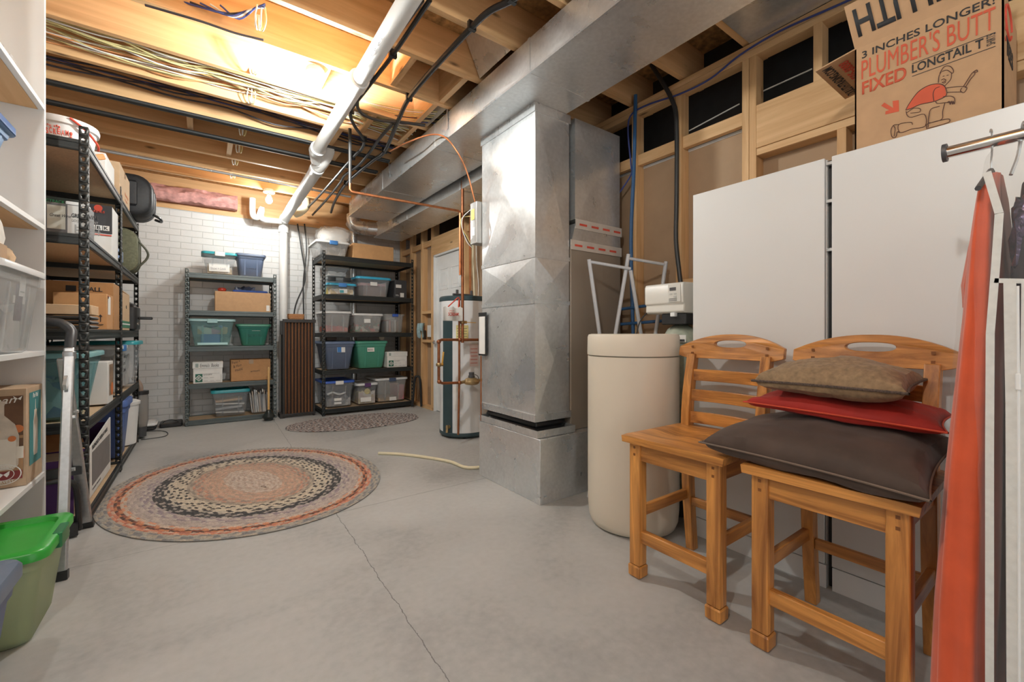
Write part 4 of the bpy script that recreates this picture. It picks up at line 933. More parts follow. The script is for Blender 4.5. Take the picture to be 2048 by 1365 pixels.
# fourth shelf
x0, x1 = span(648, 712, RY)
t = tote('storage_bin', 'slate blue tote with lid on the fourth shelf of the corner rack', x0-.01, x1, RY, 6.34, .575, .375, SLATE_D, SLATE, taper=.045, lid_h=.03)
patch((x0+.165, RY+.02, .80), (1, 0, 0), (0, .09, 1), .10, .09, PAPER, t, 'label'); patch((x0+.167, RY+.018, .802), (1, 0, 0), (0, .09, 1), .05, .085, BLUEL, t, 'print')
x0, x1 = span(712, 777, RY-.01)
t = tote('storage_bin', 'sea green tote with lid on the fourth shelf of the corner rack', x0, x1, RY-.01, 6.33, .575, .375, GREEN_T, GREEN_T, taper=.04, lid_h=.03)
patch((x0+.155, RY+.008, .80), (1, 0, 0), (0, .09, 1), .095, .055, PAPER, t, 'label'); text('4BUCKS', (x0+.16, RY+.006, .815), (1, 0, 0), (0, .09, 1), .07, .022, INK, t)
x0, x1 = span(774, 815, RY)
lidded_box('paper_box', 'white lidded paper box with a green logo on the corner rack', x0, x1, RY, 6.14, .575, .215, None)
o = MB().lathe([(.018, -.02), (.04, -.02), (.04, .02), (.018, .02)], (onY(762, 678, 6.0).x, 5.99, .991), 20, 'y').build('tape_roll', mat('tape_cream', (.7, .6, .5), .5)); tag(o, 'roll of tape standing on the sea green tote of the corner rack', 'tape roll')
o = MB().cyl((onY(648, 676, 6.1).x, 6.0, .990), (onY(668, 676, 6.1).x, 6.02, .990), .04, 14).build('rolled_fabric', mat('rolled_brown', (.20, .15, .12), .8, 0, .3)); tag(o, 'small brown roll lying on the slate blue tote of the corner rack', 'roll')
# bottom shelf
x0, x1 = span(648, 711, RY)
t = tote('storage_bin', 'clear bin with bright blue lid on the bottom shelf of the corner rack', x0-.01, x1, RY, 6.34, .085, .35, CL, BLUELID, taper=.03, latch=WLID)
patch((x0+.13, RY+.025, .17), (1, 0, 0), (0, .06, 1), .09, .035, PAPER, t, 'label'); patch((x0+.13, RY+.028, .125), (1, 0, 0), (0, .06, 1), .09, .03, PAPER, t, 'label')
heap('grey_linens', 'grey linens inside the bright blue lidded bin on the bottom shelf', 'linen', x0+.05, x1-.05, RY+.055, 6.28, .10, .24, M_GREY, 15, .7)
o = MB().tube([(x0+.05, RY+.05, .26), (x0+.12, RY+.05, .28), (x0+.2, RY+.05, .25), (x0+.28, RY+.05, .27)], .012, 8, 5).build('cord', PAPER); tag(o, 'looped white cord inside the bright blue lidded bin', 'cord')
x0, x1 = span(713, 758, RY)
t = tote('storage_bin', 'clear bin with purple latch on the bottom shelf of the corner rack', x0, x1, RY, 6.32, .085, .295, CL, WLID, taper=.02, latch=PURPLE, ribs=False)
patch((x0+.06, RY+.02, .125), (1, 0, 0), (0, .06, 1), .14, .06, PAPER, t, 'label')
heap('jar_lids', 'cream craft pieces inside the purple latched bin', 'craft supplies', x0+.04, x1-.04, RY+.045, 6.27, .10, .31, M_PASTEL, 17, .5)
o = MB().cyl((x0+.15, RY+.038, .265), (x0+.15, RY+.028, .265), .038, 20).build('yellow_disc', mat('yellow_disc_paint', (.70, .58, .22), .6)); tag(o, 'round yellow disc seen through the purple latched bin', 'disc')
x0, x1 = span(752, 817, RY+.05)
t = tote('storage_bin', 'large clear bin with white lid on the bottom shelf at the rack right end', x0, x1, RY+.05, 6.36, .085, .34, CL2, WLID, taper=.03, latch=mat('navy_latch', (.07, .10, .18), .4))
patch((x0+.20, RY+.078, .10), (1, 0, 0), (0, .05, 1), .10, .05, PAPER, t, 'label')
o = MB().box(x1-.145, x1-.05, RY+.10, 6.2, .105, .31).build('pink_book', mat('pink_cover', (.65, .22, .25), .6)); tag(o, 'pink book inside the large white lidded bin on the bottom shelf', 'book')
heap('tan_cloth', 'tan cloth at the bottom of the large white lidded bin', 'cloth', x0+.05, x1-.15, RY+.10, 6.28, .10, .16, mat('tan_cloth', (.5, .34, .2), .9, 0, .2, 20), 19)

# ---------------------------------------------------------------- left wall racks
FX = -.508       # front plane of things on these racks
def yspan(u0, u1, x=FX, v=667): return onX(u0, v, x).y, onX(u1, v, x).y
XB = -1.08
# top shelf
ct = Vector((-.64, 3.47, LV[4]))
bu = thing('popcorn_bucket', ct, 'white plastic tub with red lettering on the top of the near left rack', 'bucket')
MB().lathe([(.004, 2.0875), (.118, 2.0875), (.135, 2.20), (.147, 2.205), (.150, 2.225), (.146, 2.24), (.136, 2.24), (.132, 2.22), (.115, 2.10), (.004, 2.098)], (ct.x, ct.y, 0), 40).build('tub', clear('milky_plastic', (.9, .9, .9), .86, .35, (.80, .80, .80)), bu)
a_ = Vector((ct.x+.05, ct.y-.145, 2.235)); b_ = Vector((ct.x+.145, ct.y-.02, 2.12))
MB().tube([a_, (ct.x+.11, ct.y-.12, 2.19), (ct.x+.148, ct.y-.06, 2.14), b_], .006, 8, 4).build('bail_handle', RED_INK, bu)
sg = bu
def curved_text(s, c, rad, a0, a1, z, h, m, parent, taper=0):
    n = len(s); step = (a1-a0)/n
    for i, ch in enumerate(s):
        if ch == ' ': continue
        a = math.radians(a0+step*(i+.12)); w_ = abs(math.radians(step))*rad*.76; tn = Vector((-math.sin(a), math.cos(a), 0))
        text(ch, Vector((c.x+rad*math.cos(a), c.y+rad*math.sin(a), z+(.004 if i % 2 else 0))), tn, (taper*math.cos(a), taper*math.sin(a), 1), w_, h, m, parent, bold=.02)
curved_text('SCREAM!', ct, .1285, 248, 296, 2.135, .030, RED_INK, bu, .15)
curved_text('you all', ct, .133, 248, 275, 2.172, .010, RED_INK, bu, .15)
cpn = thing('wooden_clamp', (-.60, 3.70, 2.087), 'orange wooden clamp lying behind the white tub on the left rack', 'clamp')
OW = wood('orange_wood', (.55, .22, .06), (.70, .33, .12), 'x', .5, 2, False)
MB().bar((-.66, 3.66, 2.10), (-.52, 3.78, 2.19), .035, .035).build('jaw', OW, cpn, bevel=.004); MB().bar((-.66, 3.72, 2.12), (-.54, 3.68, 2.13), .022, .03).build('jaw', OW, cpn, bevel=.004)
MB().cyl((-.66, 3.64, 2.09), (-.60, 3.68, 2.20), .007, 10).build('screw', OW, cpn)
x0, x1 = XB+.1, FX-.01
carton('white_box', 'white carton with printed side on the top shelf of the near left rack', x0, x1, 3.86, 4.20, 2.087, .155, mat('white_card', (.74, .74, .72), .7, 0, .03), tape='none', cat='box')
MB().loft([[(-.72, 3.84, 2.087), (-.545, 3.84, 2.087), (-.545, 3.86, 2.087), (-.72, 3.86, 2.087)], [(-.72, 3.84, 2.18), (-.59, 3.84, 2.18), (-.545, 3.86, 2.20), (-.72, 3.86, 2.22)]]).build('flap', MATS['white_card'], bpy.data.objects['white_box'])
t = carton('cardboard_box', 'tan cardboard box with red print on the top shelf of the left racks', XB+.15, FX+.005, 4.32, 4.86, 2.087, .25, CARD_L, tape='x')
text('Havertys', (FX+.006, 4.58, 2.145), (0, 1, 0), (0, 0, 1), .18, .035, mat('orange_print', (.60, .16, .05), .7), t); text('fragile', (FX+.006, 4.58, 2.11), (0, 1, 0), (0, 0, 1), .14, .02, MATS['orange_print'], t)
o = MB().rbox(-.70, -.56, 4.70, 4.80, 2.338, 2.42, .01).build('white_carton', PAPER); tag(o, 'small white carton standing on the tan box with red print', 'box')
def suitcase(name, label, x0, x1, y0, y1, z0, z1, m, trim, r=.06):
    t = thing(name, ((x0+x1)/2, (y0+y1)/2, z0), label, 'suitcase')
    R = []
    for k, e in ((0, .03), (.03, .008), (.06, 0), (.94, 0), (.97, .008), (1, .03)):
        y = y0+(y1-y0)*k
        R.append([(x, y, z) for x, z in rrect(x0+e, x1-e, z0+e, z1-e, r, 6)])
    MB().loft(R).build('shell', m, t, angle=50)
    for k in (.30, .72):
        y = y0+(y1-y0)*k
        MB().tube([(x, y, z) for x, z in rrect(x0-.002, x1+.002, z0+.004, z1+.002, r, 6)]+[(x1+.002, y, z1-r)], .0055, 6).build('zip', trim, t)
    return t
t = suitcase('suitcase', 'black soft suitcase resting high on the end of the far left rack', -.95, -.36, 4.93, 5.32, 2.088, 2.44, mat('black_nylon', (.022, .023, .026), .55, 0, .2, 60, .2), DARKGREY, .12)
MB().rbox(-.80, -.46, 4.915, 4.935, 2.16, 2.38, .03).build('front_pocket', MATS['black_nylon'], t); MB().box(-.72, -.66, 4.910, 4.916, 2.395, 2.40).build('zip_pull', WHITE, t)
MB().tube([(-.36, 5.02, 2.12), (-.315, 5.06, 2.10), (-.315, 5.2, 2.10), (-.36, 5.24, 2.12)], .012, 8, 4).build('carry_handle', BLACK, t)
# second shelf
z = LV[3]
o = MB().rbox(-.92, -.84, 3.30, 3.5, z, z+.27, .015).build('red_bottle', mat('red_can', (.60, .05, .03), .35)); tag(o, 'red plastic can behind the printed boxes on the near left rack', 'can')
t = carton('black_box', 'wide black box with green print behind the printed gift box', -1.06, -.60, 3.60, 3.98, z, .27, mat('black_card2', (.018, .024, .020), .5), tape='none', cat='box')
text('NORDICTRACK', (-.80, 3.598, z+.235), (1, 0, 0), (0, 0, 1), .14, .018, mat('green_print', (.03, .22, .08), .6), t)
p0, p1 = onY(92, 450, 3.26), onY(180, 450, 3.26)
t = carton('printed_box', 'grey printed gift box with white panels on the near left rack', p0.x-.04, -.505, 3.26, 3.40, z, .165, mat('grey_card', (.16, .16, .165), .6), tape='none', cat='box')
u_ = onY(94, 450, 3.259); v_ = onY(131, 450, 3.259); w2 = onY(135, 450, 3.259)
patch((u_.x, 3.259, z+.025), (1, 0, 0), (0, 0, 1), v_.x-u_.x, .125, mat('cream_card', (.66, .66, .58), .7), t, 'label'); patch((w2.x, 3.259, z+.005), (1, 0, 0), (0, 0, 1), -.51-w2.x, .155, PAPER, t, 'label')
text('Great Wine', (u_.x+.01, 3.2575, z+.09), (1, 0, 0), (0, 0, 1), .08, .016, INK, t, shear=.4)
text('GREAT WINE', (w2.x+.015, 3.2575, z+.095), (1, 0, 0), (0, 0, 1), .105, .022, INK, t, bold=.02)
text('GOOD COMPANY', (w2.x+.015, 3.2575, z+.072), (1, 0, 0), (0, 0, 1), .105, .014, mat('grey_print', (.35, .35, .35), .8), t)
for k in range(6): patch((w2.x+.03+.018*k, 3.2575, z+.008), (1, 0, 0), (0, 0, 1), .004, .05, MATS['grey_print'], t, 'print')
for k in range(3): patch((w2.x+.03, 3.2574, z+.012+.016*k), (1, 0, 0), (0, 0, 1), .10, .003, MATS['grey_print'], t, 'print')
t = carton('shoe_box', 'black and white shoe box with red lettering behind the near rack post', -.86, -.515, 4.08, 4.35, z, .36, mat('white_card', (.74, .74, .72), .7), tape='none', cat='box')
MB().box(-.861, -.514, 4.077, 4.08, z+.165, z+.361).build('black_panel', mat('black_card', (.045, .045, .05), .6), t)
patch((-.861, 4.076, z+.150), (1, 0, 0), (0, 0, 1), .345, .008, RED_INK, t, 'stripe')
text('SKECHERS', (-.70, 4.075, z+.305), (1, 0, 0), (0, 0, 1), .15, .016, RED_INK, t, shear=.2, bold=.01)
MB().lathe([(.004, 0), (.022, 0), (.022, .001), (.004, .001)], (-.585, 4.0755, z+.338), 16, 'y').build('logo', RED_INK, t)
for k, chh in enumerate('WORK'):
    patch((-.668+.036*k, 4.0755, z+.185), (1, 0, 0), (0, 0, 1), .032, .034, PAPER, t, 'letter_tile'); text(chh, (-.663+.036*k, 4.074, z+.191), (1, 0, 0), (0, 0, 1), .022, .022, INK, t, bold=.03)
o = MB().rbox(-.60, -.515, 3.28, 3.38, z+.166, z+.185, .006).build('small_notebook', WHITE); tag(o, 'small white notebook on the printed gift box', 'notebook')
t = suitcase('suitcase', 'olive green soft suitcase standing on the second shelf of the far left rack', -.98, -.46, 4.93, 5.22, z, z+.38, mat('olive_nylon', (.16, .165, .10), .7, 0, .2, 60, .2), mat('olive_trim', (.10, .10, .07), .6), .10)
MB().tube([(-.455, 4.98, z+.28), (-.40, 4.99, z+.20), (-.40, 5.0, z+.14), (-.455, 5.0, z+.06)], .009, 8, 5).build('side_handle', MATS['olive_trim'], t)
bj = thing('blue_pitcher', (-.62, 4.56, z), 'pale blue plastic water pitcher beside the olive suitcase', 'pitcher')
MB().lathe([(.004, z), (.05, z), (.055, z+.12), (.06, z+.16), (.056, z+.17), (.004, z+.17)], (-.60, 4.62, 0), 20).build('jug', mat('pale_blue_plastic', (.30, .42, .66), .4), bj)
MB().rbox(-.57, -.53, 4.66, 4.74, z+.05, z+.14, .01).build('spout', MATS['pale_blue_plastic'], bj)
cdm = MB()
for k in range(5): cdm.tube([(-.66+.03*math.cos(j*1.1+k), 4.62+.06*math.sin(j*.9+k), z+.178+.012*k+.01*math.sin(j+k)) for j in range(8)], .006, 6, 4)
o = cdm.build('cord_bundle', mat('brown_black_cord', (.05, .04, .035), .5)); tag(o, 'tangle of dark cords lying on the pale blue pitcher', 'cords', None, 'stuff')
# third shelf
z = LV[2]
t = carton('cardboard_box', 'large moving carton printed with its size at the back of the near left rack', -1.07, -.508, 4.09, 4.35, z, .33, CARD_D, tape='none')
text('SMALL', (-.685, 4.088, z+.265), (1, 0, 0), (0, 0, 1), .12, .03, INK, t, bold=.015); patch((-.745, 4.088, z+.262), (1, 0, 0), (0, 0, 1), .05, .038, INK, t, 'printed_logo')
t = carton('cardboard_box', 'orange tan carton with an arrow mark in front of the large moving carton', -.755, -.508, 3.83, 4.06, z, .235, mat('cardboard_orange', (.56, .30, .13), .8, 0, .05, 20), tape='none')
text('this merchandise carefully packed', (-.72, 3.828, z+.145), (1, 0, 0), (0, 0, 1), .15, .008, INK, t); text('↑' if False else 'I', (-.54, 3.828, z+.05), (1, 0, 0), (0, 0, 1), .004, .04, INK, t)
MB().prism_y([(-.549, z+.085), (-.529, z+.085), (-.539, z+.10)], 3.827, 3.829).build('arrow', INK, t); patch((-.555, 3.828, z+.03), (1, 0, 0), (0, 0, 1), .03, .004, INK, t, 'print')
patch((-.507, 3.86, z+.10), (0, 1, 0), (0, 0, 1), .09, .12, PAPER, t, 'label'); patch((-.507, 3.86, z+.205), (0, 1, 0), (0, 0, 1), .02, .02, RED_INK, t, 'print')
tr = thing('tray_stack', (-.75, 3.36, z), 'stack of three black slotted trays under a flat carton on the near left rack', 'trays')
for k in range(3): MB().rbox(-.98, -.508, 3.36, 3.60, z+.002+.026*k, z+.022+.026*k, .02).build('tray', BLACK, tr)
t = carton('cardboard_box', 'flat pale carton lying on the black trays of the near left rack', -.97, -.512, 3.38, 3.58, z+.082, .055, CARD_L, tape='none')
o = MB().lathe([(.004, z+.1375), (.042, z+.1375), (.046, z+.19), (.048, z+.192), (.004, z+.195)], (-.84, 3.47, 0), 20).build('round_tub', clear('milky_plastic', (.9, .9, .9), .86)); tag(o, 'small round white tub on the flat pale carton', 'tub')
t = carton('cardboard_box', 'tall tan carton with a green band on the third shelf of the far left rack', -1.0, FX, 4.45, 4.90, z, .30, CARD_L, tape='none')
patch((FX+.001, 4.452, z+.02), (0, 1, 0), (0, 0, 1), .446, .055, mat('green_band', (.06, .22, .13), .7), t, 'printed_band'); patch((FX+.002, 4.452, z+.045), (0, 1, 0), (0, 0, 1), .446, .010, PAPER, t, 'printed_band')
MB().loft([[(-.8, 4.45, z+.30), (-.8, 4.9, z+.30), (-.51, 4.9, z+.30), (-.51, 4.45, z+.31)], [(-.8, 4.45, z+.305), (-.8, 4.9, z+.305), (-.51, 4.9, z+.305), (-.51, 4.45, z+.318)]]).build('flap', CARD_L, t)
o = MB().cyl((-.545, 4.70, z+.19), (FX+.0025, 4.70, z+.19), .014, 12).build('hand_hole', BLACK, t)
ap = thing('black_appliance', (-.60, 5.14, z), 'black appliance with a sticking-out handle at the end of the far left rack', 'appliance')
MB().rbox(-.80, -.47, 4.98, 5.28, z, z+.22, .03).rbox(-.78, -.50, 5.0, 5.26, z+.20, z+.25, .03).build('housing', BLACK, ap)
MB().rbox(-.47, -.37, 5.09, 5.13, z+.10, z+.125, .01).build('handle', BLACK, ap)
for k in range(2): MB().lathe([(.003, 0), (.012, 0), (.012, .006), (.003, .006)], (-.47, 5.04+.16*k, z+.06), 14, 'x').build('knob', CHROME, ap)
# fourth shelf
z = LV[1]
t = tote('storage_bin', 'large teal tinted see-through bin on the fourth shelf of the near left rack', -1.07, -.508, 3.25, 3.79, z, .37, CLT, mat('teal_clear_lid', (.22, .45, .47), .3), face='x', taper=.05)
heap('blue_white_bags', 'bags of blue and white things in the large teal tinted bin', 'bags', -.98, -.62, 3.33, 3.72, z+.015, z+.28, mixmat('mixed_blue_white', [(.10, .17, .35), (.50, .52, .50), (.35, .40, .40), (.6, .6, .58)], 8), 23, .7)
t = carton('white_box', 'white carton with an orange picture on the fourth shelf of the near left rack', -.80, -.51, 3.88, 4.08, z, .28, MATS['white_card'], tape='none', cat='box')
patch((-.509, 3.93, z+.05), (0, 1, 0), (0, 0, 1), .14, .21, mat('photo_brown', (.30, .20, .13), .6, 0, .5, 20), t, 'printed_picture'); 
MB().lathe([(.003, 0), (.045, 0), (.045, .001), (.003, .001)], (-.5075, 4.02, z+.09), 20, 'x').build('orange_print', mat('orange_paint', (.65, .18, .04), .5), t)
t = tote('storage_bin', 'white lidded clear bin with marker writing on the far left rack', -1.0, -.515, 4.47, 4.90, z, .38, CL2, WLID, face='x', taper=.02, latch=BLUEL)
for k, s in enumerate(('Kids', 'of', 'School')): text(s, (-.526+.012, 4.60, z+.27-.055*k), (0, 1, 0), (.05, 0, 1), .12, .035, INK, t, shear=.2)
heap('white_papers', 'white papers filling the marker labelled bin', 'paper', -.94, -.58, 4.53, 4.84, z+.015, z+.30, M_PALE, 29, .3)
t = tote('storage_bin', 'clear bin with sticking-out teal lid at the end of the far left rack', -1.0, -.455, 4.93, 5.36, z, .41, CL, TEALLID, face='x', taper=.03, lid_h=.03)
heap('paper_files', 'white files inside the clear bin with the sticking-out teal lid', 'paper', -.94, -.55, 5.0, 5.30, z+.015, z+.30, M_PALE, 31, .3)
# bottom shelf
z = LV[0]
t = thing('open_box', (-.70, 3.75, z), 'open purple and white box with torn flaps on the bottom of the near left rack', 'box')
PUR = mat('purple_card', (.10, .035, .16), .6)
MB().box(-.90, -.545, 3.50, 3.506, z, z+.30).box(-.90, -.894, 3.50, 4.20, z, z+.32).box(-.90, -.545, 4.194, 4.20, z, z+.34).box(-.9, -.545, 3.5, 4.2, z, z+.006).build('box_body', PUR, t)
MB().loft([[(-.545, 3.50, z), (-.538, 3.50, z), (-.538, 3.50, z+.30), (-.545, 3.50, z+.30)], [(-.545, 4.20, z), (-.538, 4.20, z), (-.538, 4.20, z+.37), (-.545, 4.20, z+.37)]]).build('side_panel', PAPER, t)
patch((-.537, 3.56, z+.06), (0, 1, 0), (0, 0, 1), .60, .20, mat('grey_panel', (.20, .19, .19), .6), t, 'printed_panel')
for k in range(2): patch((-.54, 3.512-.02*k, z), (0, -1, 0), (0, 0, 1), .004, .3, mat('gold_print', (.55, .33, .10), .6), t, 'printed_line')
text('BLENDED DISPLAY BASE', (-.536, 3.56, z+.275), (0, 1, .05), (0, -.05, 1), .50, .025, INK, t, bold=.02); text('contents measured', (-.536, 3.56, z+.03), (0, 1, 0), (0, 0, 1), .25, .014, INK, t)
MB().loft([[(-.86, 3.50, z+.30), (-.56, 3.50, z+.30), (-.56, 3.506, z+.30), (-.86, 3.506, z+.30)], [(-.86, 3.62, z+.40), (-.60, 3.66, z+.37), (-.60, 3.666, z+.37), (-.86, 3.626, z+.40)]]).build('flap', CARD_D, t)
t = carton('printed_carton', 'worn white and black printed carton behind the ladder on the near left rack', -1.08, -.76, 3.24, 3.47, z, .33, mat('beige_card', (.50, .42, .34), .8), tape='none', cat='box')
patch((-1.07, 3.238, z+.14), (1, 0, 0), (0, 0, 1), .30, .13, mat('black_card', (.045, .045, .05), .6), t, 'printed_panel')
t = carton('printed_carton', 'beige carton with purple side beside the ladder leg on the bottom shelf', -.74, -.56, 3.24, 3.46, z, .30, mat('beige_card', (.50, .42, .34), .8), tape='none', cat='box')
patch((-.68, 3.238, z), (1, 0, 0), (0, 0, 1), .12, .30, PUR, t, 'printed_panel')
BINB = mat('royal_blue_plastic', (.09, .16, .42), .45, 0, .05)
t = tote('waste_bin', 'tall blue plastic bin with a jutting lid on the bottom of the far left rack', -.90, -.475, 4.46, 4.82, z, .46, BINB, BINB, face='x', taper=.03, lid_h=.05, ribs=False)
bw = thing('white_bucket', (-.58, 5.08, z), 'round white lidded bucket behind the tall blue bin', 'bucket')
MB().lathe([(.004, z), (.12, z), (.14, z+.36), (.004, z+.36)], (-.60, 5.07, 0), 32).build('bucket_body', WHITE, bw); MB().lathe([(.148, z+.345), (.15, z+.37), (.12, z+.385), (.004, z+.388), (.004, z+.345)], (-.60, 5.07, 0), 32).build('lid', WLID, bw)
# things on the floor past the rack
vc = thing('vacuum_cleaner', (-.52, 5.62, 0), 'upright vacuum cleaner with clear canister standing past the left racks', 'vacuum cleaner')
MB().rbox(-.72, -.47, 5.64, 5.9, .02, .10, .03).build('head', DARKGREY, vc)
MB().lathe([(.004, .12), (.05, .12), (.06, .18), (.062, .40), (.055, .46), (.004, .47)], (-.50, 5.62, 0), 24).build('canister', clear('smoky_plastic', (.7, .68, .66), .55, .12, (.4, .38, .36)), vc)
MB().cyl((-.50, 5.62, .02), (-.50, 5.62, .12), .045, 16).build('base_column', DARKGREY, vc); MB().tube([(-.50, 5.62, .46), (-.50, 5.62, .52), (-.53, 5.65, .58), (-.56, 5.68, .60)], .02, 10, 4).build('handle', mat('tan_plastic', (.30, .22, .17), .4), vc)
MB().lathe([(.004, .44), (.064, .44), (.064, .475), (.004, .475)], (-.50, 5.62, 0), 24).build('canister_lid', BLACK, vc)
ro = thing('floor_tray', (-.48, 6.1, 0), 'flat white plastic device lying on the floor by the brick wall', 'device')
MB().rbox(-.78, -.40, 5.99, 6.32, .045, .075, .04).build('top_cover', WHITE, ro); MB().rbox(-.77, -.41, 6.0, 6.31, 0, .045, .03).build('base', BLACK, ro)
ps = thing('black_case', (-.30, 6.15, 0), 'long low black case on the floor between the racks', 'case')
MB().rbox(-.385, -.185, 6.08, 6.30, 0, .05, .02).build('case_body', BLACK, ps); MB().tube([(-.36, 6.12, .05), (-.33, 6.11, .075), (-.27, 6.11, .08), (-.22, 6.12, .05)], .004, 6, 4).build('handle', BLACK, ps)
line('power_cord', [onZ(284, 864, .004), onZ(320, 862, .004), onZ(335, 866, .004), onZ(330, 873, .004), onZ(300, 878, .004), onZ(282, 880, .004)], .004, BLACK, 'black power cord curling on the floor past the left racks', 'cord', None, 6)
# ================================================================ WHITE BOOKCASE
bc = thing('bookcase', (-.75, 2.465, 0), 'tall white laminate bookcase at the left edge near the camera', 'bookcase')
bx0, bx1, by0, by1, bz = -.90, -.60, 2.0, 2.93, 2.66
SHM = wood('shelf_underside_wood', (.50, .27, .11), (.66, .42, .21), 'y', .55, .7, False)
for y in (by0, by1-.018): MB().box(bx0, bx1, y, y+.018, 0, bz).build('side_panel', WHITE_LAM, bc, bevel=.0015)
MB().box(bx0-.006, bx0, by0, by1, 0, bz).build('back_panel', WHITE_LAM, bc)
BZ = [.40, .968, 1.557, 2.12]
for z in BZ+[bz]:
    MB().box(bx0, bx1, by0+.018, by1-.018, z-.022, z).build('shelf', WHITE_LAM, bc, bevel=.0015)
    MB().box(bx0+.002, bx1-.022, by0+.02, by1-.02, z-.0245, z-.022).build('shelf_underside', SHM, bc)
heap('plastic_bag', 'crinkled clear plastic bag on the highest visible bookcase shelf', 'bag', -.80, -.61, 2.20, 2.60, 2.121, 2.19, clear('bag_clear', (.95, .95, .95), .3, .08, (.8, .8, .8)), 3, 1.4, 18)
t = tote('storage_bin', 'blue tote with a lid on the bookcase shelf above the paper packages', -.88, -.545, 1.95+.07, 2.34, 1.557, .24, mat('mid_blue_plastic', (.10, .22, .42), .4), mat('mid_blue_lid', (.05, .14, .36), .4), face='x', taper=.045)
t = tote('storage_bin', 'frosted white bin with lid and picture labels on the bookcase', -.885, -.565, 2.24, 2.80, .968, .355, CL2, clear('milky_lid', (.9, .9, .9), .75, .3, (.78, .78, .78)), face='x', taper=.03)
patch((-.606, 2.52, 1.10), (0, 1, 0), (.06, 0, 1), .085, .15, mat('photo_dark', (.12, .09, .12), .5, 0, .6, 40), t, 'label'); patch((-.602, 2.50, 1.17), (0, 1, 0), (.06, 0, 1), .14, .03, PAPER, t, 'label'); patch((-.598, 2.55, 1.20), (0, 1, 0), (.06, 0, 1), .07, .09, PAPER, t, 'label')
for k in range(4): patch((-.5965, 2.56, 1.215+.018*k), (0, 1, 0), (.06, 0, 1), .05, .006, mat('grey_print', (.35, .35, .35), .8), t, 'print')
heap('pale_fabric', 'pale fabric inside the frosted white bin on the bookcase', 'fabric', -.85, -.64, 2.30, 2.74, .985, 1.20, M_PALE, 41, .5)
pk = thing('wrapped_package', (-.72, 2.45, 1.315), 'tissue wrapped package with brown tape on the frosted white bin', 'package')
blob(-.84, -.62, 2.36, 2.53, 1.314, 1.52, 4, amp=.10, f=5, sq=.45).build('tissue', mat('tissue_white', (.70, .66, .60), .9, 0, .12, 14, .3), pk)
MB().box(-.622, -.616, 2.40, 2.50, 1.33, 1.39).build('tape', TAPE, pk)
o = blob(-.84, -.615, 2.52, 2.60, 1.314, 1.40, 9, amp=.12, f=5, sq=.5).build('wrapped_package', mat('brown_tissue', (.52, .36, .22), .8, 0, .2, 20, .3)); tag(o, 'small brown taped package beside the tissue wrapped one on the bin', 'package')
# beverage dispenser box
vb = thing('dispenser_box', (-.76, 2.80, .40), 'printed carton for a glass drink dispenser on the lowest bookcase shelf', 'box')
vx0, vx1, vy0, vy1, vz0, vz1 = -.895, -.607, 2.69, 2.905, .401, .815
VC = mat('dispenser_card', (.50, .36, .24), .75, 0, .06, 30)
MB().box(vx0, vx1, vy0, vy1, vz0, vz1).build('box_body', VC, vb, bevel=.002)
patch((vx0, vy0-.001, vz0+.05), (1, 0, 0), (0, 0, 1), vx1-vx0-.01, .335, mat('photo_wood', (.14, .065, .03), .6, 0, .4, 8), vb, 'printed_picture')
patch((vx0, vy0-.0025, vz0+.205), (1, 0, 0), (0, 0, 1), vx1-vx0-.01, .012, mat('photo_shelf', (.34, .19, .09), .6), vb, 'print')
patch((vx0, vy0-.0025, vz0+.05), (1, 0, 0), (0, 0, 1), vx1-vx0-.01, .07, mat('photo_table', (.36, .20, .10), .6), vb, 'print')
JG = mat('jug_print', (.58, .50, .42), .5, 0, .12, 30); JL = mat('jug_cream', (.70, .64, .56), .5)
def flat_poly(pts, m, name, parent, ox, oy, oz, t=.001, plane='y', sc_=1.0, flip=1):
    if plane == 'y': mb = MB().prism_y([(ox+a*sc_*flip, oz+b*sc_) for a, b in pts], oy-t, oy)
    else: mb = MB().prism_x([(oy+a*sc_*flip, oz+b*sc_) for a, b in pts], ox, ox+t)
    return mb.build(name, m, parent)
flat_poly([(-.07, 0), (.055, 0), (.07, .02), (.072, .14), (.06, .19), (.03, .23), (.03, .27), (.035, .29), (-.05, .29), (-.045, .27), (-.05, .23), (-.08, .19), (-.09, .14), (-.09, .02)], JG, 'printed_jar', vb, -.700, vy0-.003, vz0+.075)
flat_poly([(-.085, 0), (.064, 0), (.064, .12), (-.085, .12)], JL, 'printed_jar', vb, -.700, vy0-.0042, vz0+.085)
MB().lathe([(.003, 0), (.017, 0), (.017, .001), (.003, .001)], (-.632, vy0-.0035, vz0+.245), 14, 'y').build('printed_fruit', mat('orange_fruit', (.62, .18, .05), .5), vb)
MB().lathe([(.003, 0), (.012, 0), (.012, .001), (.003, .001)], (-.648, vy0-.0055, vz0+.205), 14, 'y').build('printed_fruit', MATS['orange_fruit'], vb)
patch((-.645, vy0-.0035, vz0+.12), (1, 0, 0), (0, 0, 1), .03, .05, JL, vb, 'printed_jar'); patch((-.626, vy0-.003, vz0+.12), (1, 0, 0), (0, 0, 1), .012, .035, MATS['orange_fruit'], vb, 'printed_jar')
text('Coleman', (-.80, vy0-.003, vz0+.34), (1, 0, .1), (0, 0, 1), .165, .03, PAPER, vb, shear=.3)
for s_x in (-1, 1): flat_poly([(0, 0), (.013*s_x, .012), (.010*s_x, .002), (.008*s_x, -.006)], PAPER, 'printed_butterfly', vb, -.632, vy0-.003, vz0+.372)
patch((vx0, vy0-.0042, vz0+.035), (1, 0, 0), (0, 0, 1), vx1-vx0-.012, .035, mat('maroon_print', (.22, .03, .03), .6), vb, 'print')
